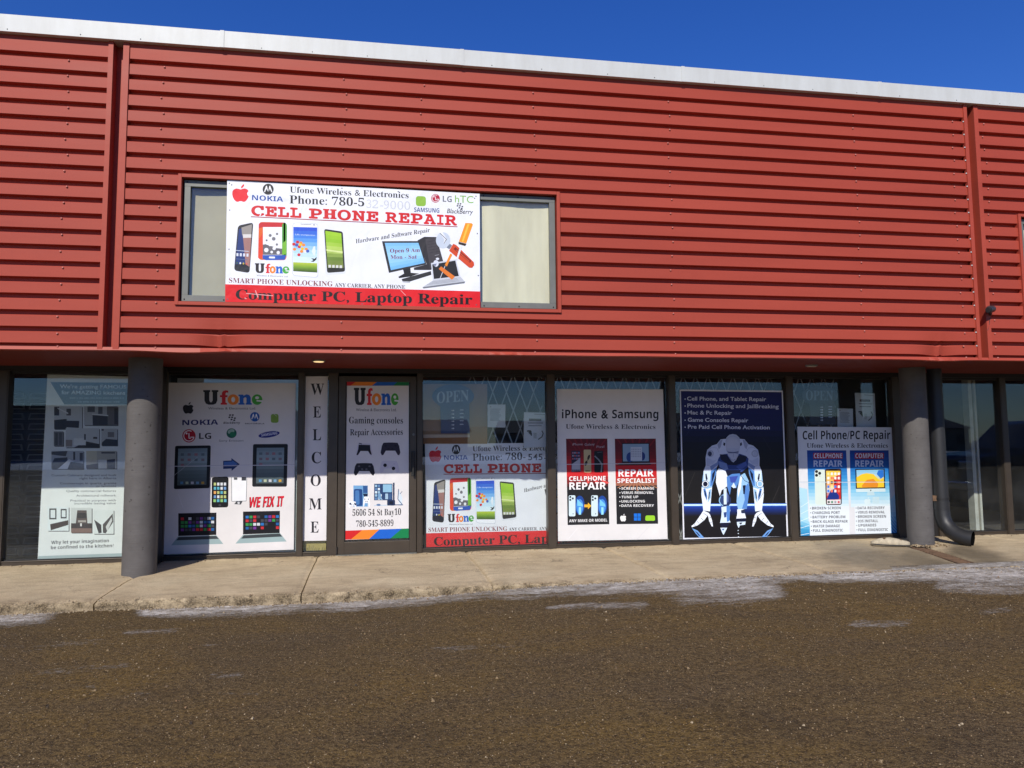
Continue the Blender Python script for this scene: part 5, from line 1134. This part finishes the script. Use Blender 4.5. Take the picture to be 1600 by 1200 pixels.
notice(D+0.05, (640, 560, 3.75), [(457, 270), (562, 270), (560, 405), (457, 403)], 0, 'plain typed paper notice just right of the tan cardboard')
notice(D+0.05, (640, 560, 3.75), [(670, 315), (803, 318), (806, 520), (668, 525)], 1, 'tall paper notice with hand drawings overlapping the lower banner')
notice(D+0.05, (1220, 560, 3.871), [(343, 302), (436, 305), (438, 425), (343, 425)], 0, 'small paper notice half hidden behind the blue and white repair poster')
notice(D+0.045, (1220, 560, 3.871), [(448, 208), (568, 212), (577, 425), (458, 425)], 1, 'tall paper notice with hand drawings nearest the right column')
# ---- round red sticker
s = Sheet(D+0.008, (1380, 540, 3.333)); s.panel([(659+16*math.cos(math.radians(a)), 962+17*math.sin(math.radians(a))) for a in range(0, 360, 15)], (204, 92, 96), 0.001)
s.part('print'); s.ell(659, 962, 13, 14, (190, 60, 70)); s.line((648, 958), (670, 956), 3, (224, 176, 176)); s.line((650, 966), (668, 966), 3, (224, 176, 176)); s.poly([(652, 950), (664, 948), (660, 956)], (228, 190, 190))
s.done('round_sticker', 'small round red sticker low on the rightmost window', 'sticker')

# ================================================================== OTHER THINGS
# folding security grille behind the glass (> one mesh of crossed slats per bay)
M['grille'] = plain('grey_steel_slat', (0.36, 0.37, 0.38), 0.45, 0.3, 0.2)
def grille(x0, x1, phase):
    mb = MB(); y = D+0.20; z0, z1 = 0.06, 2.21; pw, ph = 0.178, 0.47
    sl_ = pw/ph; n = int((x1-x0)/pw)+int((z1-z0)*sl_/pw)+3
    for sgn, yy in ((1, y), (-1, y+0.007)):
        for k in range(-n, n):
            xa = x0+phase+k*pw  # x at top
            pts = []
            zs = [(z1, xa), (z0, xa+sgn*(z1-z0)*sl_)]
            (za, ax), (zb, bx) = zs
            lo, hi = 0.0, 1.0
            d = bx-ax
            for lim, sg in ((x0, 1), (x1, -1)):
                f = sg*(ax-lim); g = sg*d
                if abs(g) < 1e-9: continue
                t = -f/g
                if g > 0: lo = max(lo, t)
                else: hi = min(hi, t)
            if lo >= hi-0.02: continue
            a = np.array([ax+d*lo, yy, za+(zb-za)*lo]); b = np.array([ax+d*hi, yy, za+(zb-za)*hi])
            u = (b-a)/np.linalg.norm(b-a); w = np.array([-u[2], 0, u[0]])*0.0075
            mb.prism([a+w, b+w, b-w, a-w], (0, 0.004, 0), M['grille'])
    return mb
g = empty('security_grille', ((xr(869)), D+0.2, 0), 'grey folding security grille of crossed slats behind the shop windows right of the door', 'security grille')
for a, b, ph in ((735, 856, 0.04), (869, 1049, 0.10), (1060, 1235, 0.02), (1246, 1330, 0.06)): grille(xr(a)+0.01, xr(b)-0.01, ph).build('slat_lattice', g)
mb = MB(); mb.box((xr(735), D+0.196, 0.02), (xr(1330), D+0.216, 0.05), M['grille']); mb.build('floor_track', g)
mb = MB(); mb.box((xr(735), D+0.196, 2.215), (xr(1330), D+0.216, 2.24), M['dark_bronze']); mb.build('top_track', g)
# pale square post inside the right window
M['pale'] = plain('pale_painted_post', (0.55, 0.56, 0.50), 0.6, 0, 0.3, 7)
p0 = at(1519, 700, D+0.55); mb = MB(); mb.box((p0[0]-0.055, D+0.50, -0.003), (p0[0]-0.0, D+0.62, 2.49), M['pale']); mb.box((p0[0]+0.001, D+0.515, -0.003), (p0[0]+0.035, D+0.62, 2.49), plain('dull_post_side', (0.22, 0.21, 0.17), 0.7)); mb.box((p0[0]+0.036, D+0.50, -0.003), (p0[0]+0.07, D+0.62, 2.49), M['pale'])
o = mb.build('inner_post', None, (p0[0], D+0.56, 0)); tag(o, 'pale upright post standing inside the right window behind the black downspout', 'post')
# dark panelled shutter inside the far left window
M['shutter'] = plain('dark_shutter_metal', (0.045, 0.05, 0.055), 0.35, 0.4, 0.3); M['shutter_lip'] = plain('shutter_panel_edge', (0.30, 0.31, 0.30), 0.4, 0.4, 0.2)
sx0, sx1 = xr(-10)-0.4, at(150, 750, D+0.62)[0]; sh = None
root = empty('panelled_shutter', (sx0, D+0.62, 0), 'dark panelled shutter standing inside the leftmost window beside the kitchens banner', 'shutter')
zz = 0.02; k = 0
while zz < 1.98:
    mb = MB(); h = 0.118; mb.box((sx0, D+0.60, zz), (sx1, D+0.63, zz+h), M['shutter']); o = mb.build('shutter_slat', root, bevel=0.004)
    mb = MB(); x = sx0+0.03
    while x < sx1-0.1:
        xb = min(x+0.36, sx1-0.03); mb.prism([(x+0.02, D+0.5995, zz+h-0.02), (xb-0.02, D+0.5995, zz+h-0.02), (xb, D+0.5995, zz+0.02), (x, D+0.5995, zz+0.02)], (0, -0.012, 0), M['shutter_lip'])
        mb.prism([(x+0.035, D+0.587, zz+h-0.034), (xb-0.035, D+0.587, zz+h-0.034), (xb-0.02, D+0.587, zz+0.034), (x+0.02, D+0.587, zz+0.034)], (0, -0.004, 0), M['shutter']); x += 0.40
    mb.build('raised_panel', o); zz += 0.124; k += 1
# security camera on the right siding
cp = at(1546, 484, -0.06); mb = MB(); M['cam'] = plain('dark_camera_shell', (0.03, 0.032, 0.036), 0.35)
mb.tube([(cp[0]-0.05, -0.105, cp[2]-0.012), (cp[0]-0.02, -0.085, cp[2]), (cp[0]+0.045, -0.055, cp[2]+0.012)], [0.036, 0.044, 0.040], M['cam'], 18)
sc_ = mb.build('security_camera', None, (cp[0], -0.05, cp[2])); tag(sc_, 'small dark security camera on the red siding near the right edge', 'camera')
mb = MB(); mb.tube([(cp[0]+0.02, -0.06, cp[2]-0.02), (cp[0]+0.05, -0.02, cp[2]-0.05), (cp[0]+0.055, 0.004, cp[2]-0.055)], 0.014, M['cam'], 10); mb.build('bracket', sc_)
mb = MB(); mb.tube([(cp[0]-0.052, -0.107, cp[2]-0.013), (cp[0]-0.062, -0.113, cp[2]-0.016)], [0.030, 0.026], M['rubber'], 16); mb.build('lens', sc_)
mb = MB(); mb.tube([(cp[0]+0.052, -0.006, cp[2]-0.06), (cp[0]+0.035, -0.016, cp[2]-0.12), (cp[0]+0.03, -0.010, cp[2]-0.18), (cp[0]+0.0, -0.012, cp[2]-0.24)], 0.004, M['rubber'], 6); mb.build('cable', sc_)
# weathered broken fixture lying by the right column
c0 = atz(1391, 849, 0.03); mb = MB(); M['chalk'] = plain('chalky_weathered_plastic', (0.55, 0.47, 0.33), 0.8, 0, 0.45, 30, 0.4)
ln = np.array([0.40, -0.16]); ln = ln/np.linalg.norm(ln); pn = np.array([-ln[1], ln[0]])
ns = 14; vs = []; fs = []
for i in range(ns+1):
    t = i/ns; w = 0.075*(math.sin(math.pi*min(1, max(0.04, t*0.96+0.02)))**0.45)+0.006; hgt = 0.05+0.06*math.sin(math.pi*t)*(1-0.4*t)+0.006*noise.noise((t*7, 1, 1))
    for a in range(9):
        th = math.pi*a/8; u = math.cos(th)*w; hz = (math.sin(th)**0.5)*hgt if 0 < a < 8 else 0
        pt = c0[:2]+ln*(t-0.5)*0.44+pn*u; vs.append((pt[0], pt[1], 0.004+hz+0.004*noise.noise((t*14, a*2, 3))))
for i in range(ns):
    for a in range(8): fs.append((i*9+a, (i+1)*9+a, (i+1)*9+a+1, i*9+a+1))
    fs.append((i*9+8, (i+1)*9+8, (i+1)*9, i*9))
fs += [list(range(9)), [ns*9+a for a in range(8, -1, -1)]]
mb.add(vs, fs, M['chalk'], True); o = mb.build('broken_fixture', None, (c0[0], c0[1], 0)); tag(o, 'long weathered whitish broken fixture lying on the walkway left of the right column', 'debris')
for t in (-0.2, 0.22):
    mb = MB(); pt = c0[:2]+ln*t*0.44; mb.tube([(pt[0], pt[1]-0.03, 0.06), (pt[0], pt[1]-0.04, 0.105-0.03*(t > 0))], [0.018, 0.014], M['rust'], 10); mb.build('bolt', o)
mb = MB(); lip = [(*(c0[:2]+ln*(t-0.5)*0.45-pn*(0.078*(math.sin(math.pi*min(1, max(.04, t)))**0.45))), 0.010+0.012*(1-t)) for t in np.linspace(0.02, 0.98, 14)]
mb.tube(lip, 0.008, M['rubber'], 8); mb.build('rim', o)
# loose rubble and grit
def rubble(name, pts, mats, label, cat):
    mb = MB()
    for (x, y, z, r) in pts:
        a = random.random()*6.28; t = random.uniform(.5, 1); vs = [(x+r*math.cos(a+k*2.094)*random.uniform(.7, 1.2), y+r*math.sin(a+k*2.094)*random.uniform(.7, 1.2), z-r*.3) for k in range(3)]
        vs += [(x+r*.6*math.cos(a+1+k*2.094)*random.uniform(.6, 1.2), y+r*.6*math.sin(a+1+k*2.094), z+r*t*.7) for k in range(3)]
        mb.add(vs, [(0, 1, 4, 3), (1, 2, 5, 4), (2, 0, 3, 5), (3, 4, 5)], random.choice(mats))
    o = mb.build(name); tag(o, label, cat, kind='stuff'); return o
ST1 = [plain('tan_grit', (0.27, 0.19, 0.10), 0.9), plain('pale_grit', (0.42, 0.33, 0.21), 0.9), plain('brown_grit', (0.15, 0.10, 0.055), 0.9), plain('dark_grit', (0.05, 0.035, 0.022), 0.9), plain('orange_grit', (0.22, 0.13, 0.06), 0.9)]
STG = [ST1[0], ST1[0], ST1[0], ST1[0], ST1[2], ST1[2], ST1[3], ST1[4], ST1[4], ST1[1]]
pts = []
for _ in range(26000):
    y = -0.62-4.4*random.random()**1.1; x = random.uniform(-4.6, 9.5)
    r = random.choice([.0022, .0026, .003, .0034, .004, .005]) if random.random() < .985 else random.uniform(.007, .013)
    pts.append((x, y, gz(x, y)+r*.25, r))
rubble('loose_grit', pts, STG, 'fine tan and brown grit scattered over the wet asphalt', 'grit')
pts = []
for _ in range(2600):
    x = random.uniform(-4.6, 9.5); u = random.random()
    if u < .55: y = KY(x)-abs(random.gauss(0, .03)); z = gz(x, y)+0.003
    elif u < .8: y = KY(x)+abs(random.gauss(0, .07)); z = -0.03-0.03*smooth(4.2, 6.2, x)
    else: y = D-0.05-abs(random.gauss(0, .07)); z = 0.004
    r = random.uniform(.004, .011); pts.append((x, y, z, r))
for _ in range(260):
    a = random.uniform(-2.8, 0.3); rr = 0.156+abs(random.gauss(0.02, .05)); x = C2X+rr*math.cos(a); y = 0.875+rr*math.sin(a); pts.append((x, y, 0.002+max(0, .2-rr)*.1, random.uniform(.006, .018)))
rubble('kerb_rubble', pts, [ST1[0], ST1[1], ST1[2], ST1[1]], 'crumbled concrete bits along the kerb and around the right column', 'rubble')

# ================================================================== ACROSS THE LOT (seen mirrored in the glass)
M['far_wall'] = plain('far_metal_wall', (0.16, 0.17, 0.18), 0.6); M['far_roof'] = plain('far_dark_roof', (0.05, 0.05, 0.055), 0.8); M['snow'] = plain('old_snow', (0.62, 0.64, 0.68), 0.8); M['siding_tan'] = plain('far_tan_siding', (0.26, 0.22, 0.17), 0.8); M['wood'] = plain('grey_pole_wood', (0.08, 0.065, 0.05), 0.9)
def wa(x0, x1, y0, y1, h, name, label, mwall, gable=0.0):
    b = empty(name, ((x0+x1)/2, (y0+y1)/2, -0.15), label, 'building'); mb = MB(); mb.box((x0, y0, -0.15), (x1, y1, h), M[mwall]); mb.build('wall', b)
    mb = MB()
    if gable:
        ym = (y0+y1)/2; mb.prism([(x0-.4, y0-.4, h), (x0-.4, ym, h+gable), (x0-.4, y1+.4, h), (x0-.4, y1+.4, h-.12), (x0-.4, y0-.4, h-.12)], (x1-x0+.8, 0, 0), M['far_roof'])
    else: mb.box((x0-.2, y0-.2, h+.005), (x1+.2, y1+.2, h+.35), M['far_roof'])
    mb.build('roof', b); k = 0
    x = x0+1.5
    while x < x1-2:
        mb = MB(); 
        if k % 3 == 1: mb.box((x, y1+.01, -0.14), (x+1.1, y1+.06, 2.1), M['dark_bronze']); mb.build('door', b)
        else: mb.box((x, y1+.01, .9), (x+1.5, y1+.05, 2.1), M['dark_wall']); mb.build('window', b)
        x += 3.4; k += 1
    return b
wa(-46, -9, -64, -52, 4.3, 'warehouse', 'long grey warehouse across the lot, opposite the kitchens banner', 'far_wall')
wa(-2, 10, -98, -88, 3.2, 'far_house', 'low tan house with dark gable roof across the lot, nearest the warehouse', 'siding_tan', 1.7)
wa(16, 30, -104, -93, 3.0, 'far_house', 'middle low tan house with dark gable roof across the lot', 'siding_tan', 1.9)
wa(36, 52, -92, -80, 3.4, 'far_house', 'grey house with dark gable roof across the lot, beyond the parked truck', 'far_wall', 2.1)
wa(60, 84, -100, -86, 3.2, 'far_house', 'farthest right tan house with dark gable roof across the lot', 'siding_tan', 2.0)
mb = MB(); vs = []; fs = []
for i in range(81):
    x = -60+i*2.2
    for j, (dy, h) in enumerate(((0, 0), (1.5, .5), (4, .75), (8, .6), (12, 0))): vs.append((x, -44-dy, -0.14+h*(0.7+0.6*noise.noise((x*.2, j, 0)))))
for i in range(80):
    for j in range(4): fs.append((i*5+j, (i+1)*5+j, (i+1)*5+j+1, i*5+j+1))
mb.add(vs, fs, M['snow'], True); tag(mb.build('snow_bank'), 'long bank of old snow at the far side of the lot', 'snow', kind='structure')
up = empty('utility_pole', (15.5, -30, -0.15), 'wooden utility pole with crossarm across the lot', 'utility pole')
mb = MB(); mb.tube([(15.5, -30, -.3), (15.5, -30, 9.2)], [.16, .11], M['wood'], 12); mb.build('pole', up)
mb = MB(); mb.box((14.4, -30.2, 8.4), (16.6, -30.08, 8.55), M['wood']); mb.build('crossarm', up)
for x in (14.5, 15.2, 16.5): mb = MB(); mb.tube([(x, -30.14, 8.55), (x, -30.14, 8.75)], .05, M['alu'], 8); mb.build('insulator', up)
for x, z in ((14.5, 8.75), (16.5, 8.75), (15.5, 6.8)):
    mb = MB(); P_ = [(x+t*1.0, -30.14, z-1.1*(1-((t % 45-22.5)/22.5)**2)+1.1*0) for t in np.linspace(-45, 45, 31)]; mb.tube(P_, .018, M['rubber'], 5); mb.build('wire', up)
# parked pickup truck
M['navy'] = plain('dark_navy_car_paint', (0.008, 0.010, 0.018), 0.18, 0.2, 0.1, 2); M['carglass'] = plain('dark_car_glass', (0.02, 0.025, 0.03), 0.06); M['chrome'] = plain('bright_chrome', (0.6, 0.6, 0.6), 0.15, 1.0); M['tyre'] = plain('black_tyre', (0.015, 0.015, 0.015), 0.85)
tx, ty = 11.8, -3.7
tr = empty('pickup_truck', (tx+2.8, ty, -0.13), 'dark navy crew cab pickup truck parked to the right of the viewpoint', 'truck')
prof = [(0.0, .55), (0.05, .95), (.25, 1.12), (1.45, 1.20), (2.15, 1.80), (2.5, 1.88), (3.55, 1.86), (3.95, 1.30), (5.6, 1.26), (5.68, .7), (5.6, .5), (4.95, .48), (4.85, .75), (4.6, .92), (4.3, .92), (4.05, .75), (3.95, .46), (1.55, .44), (1.45, .74), (1.2, .91), (.9, .91), (.65, .74), (.55, .46), (.1, .42)]
mb = MB(); mb.prism([(tx+a, ty-.95, b-.13) for a, b in prof], (0, 1.9, 0), M['navy']); fin(mb.build('body', tr, bevel=0.05))
for yy in (ty-.955, ty+.955):
    for q in ([(1.75, 1.22), (2.25, 1.74), (2.75, 1.78), (2.75, 1.24)], [(2.83, 1.24), (2.83, 1.78), (3.45, 1.76), (3.72, 1.28)]):
        mb = MB(); mb.prism([(tx+a, yy, b-.13) for a, b in q], (0, 0.012 if yy > ty else -0.012, 0), M['carglass']); mb.build('side_window', tr)
mb = MB(); mb.prism([(tx+1.50, ty-.8, 1.115), (tx+2.10, ty-.72, 1.655), (tx+2.10, ty+.72, 1.655), (tx+1.50, ty+.8, 1.115)], (-0.012, 0, 0.014), M['carglass']); mb.build('windscreen', tr)
for x in (1.05, 4.45):
    for yy in (ty-.97, ty+.75):
        mb = MB(); mb.tube([(tx+x, yy, .25), (tx+x, yy+.22, .25)], .38, M['tyre'], 28); w = mb.build('wheel', tr)
        mb = MB(); yo = yy-.012 if yy < ty else yy+.222; mb.tube([(tx+x, yo, .25), (tx+x, yo+.01, .25)], .23, M['chrome'], 20); mb.build('rim', w)
for yy in (ty-.7, ty+.7): mb = MB(); mb.box((tx-.02, yy-.2, .70), (tx+.08, yy+.2, .88), M['chrome']); mb.build('headlight', tr, bevel=.02)
mb = MB(); mb.box((tx-.03, ty-.45, .5), (tx+.06, ty+.45, .9), M['carglass']); mb.build('grille', tr); mb = MB(); mb.box((tx-.10, ty-.92, .28), (tx+.10, ty+.92, .46), M['chrome']); mb.build('bumper', tr, bevel=.03)
for yy in (ty-1.06, ty+.98): mb = MB(); mb.box((tx+1.72, yy, 1.12), (tx+1.86, yy+.08, 1.30), M['navy']); mb.build('wing_mirror', tr, bevel=.02)
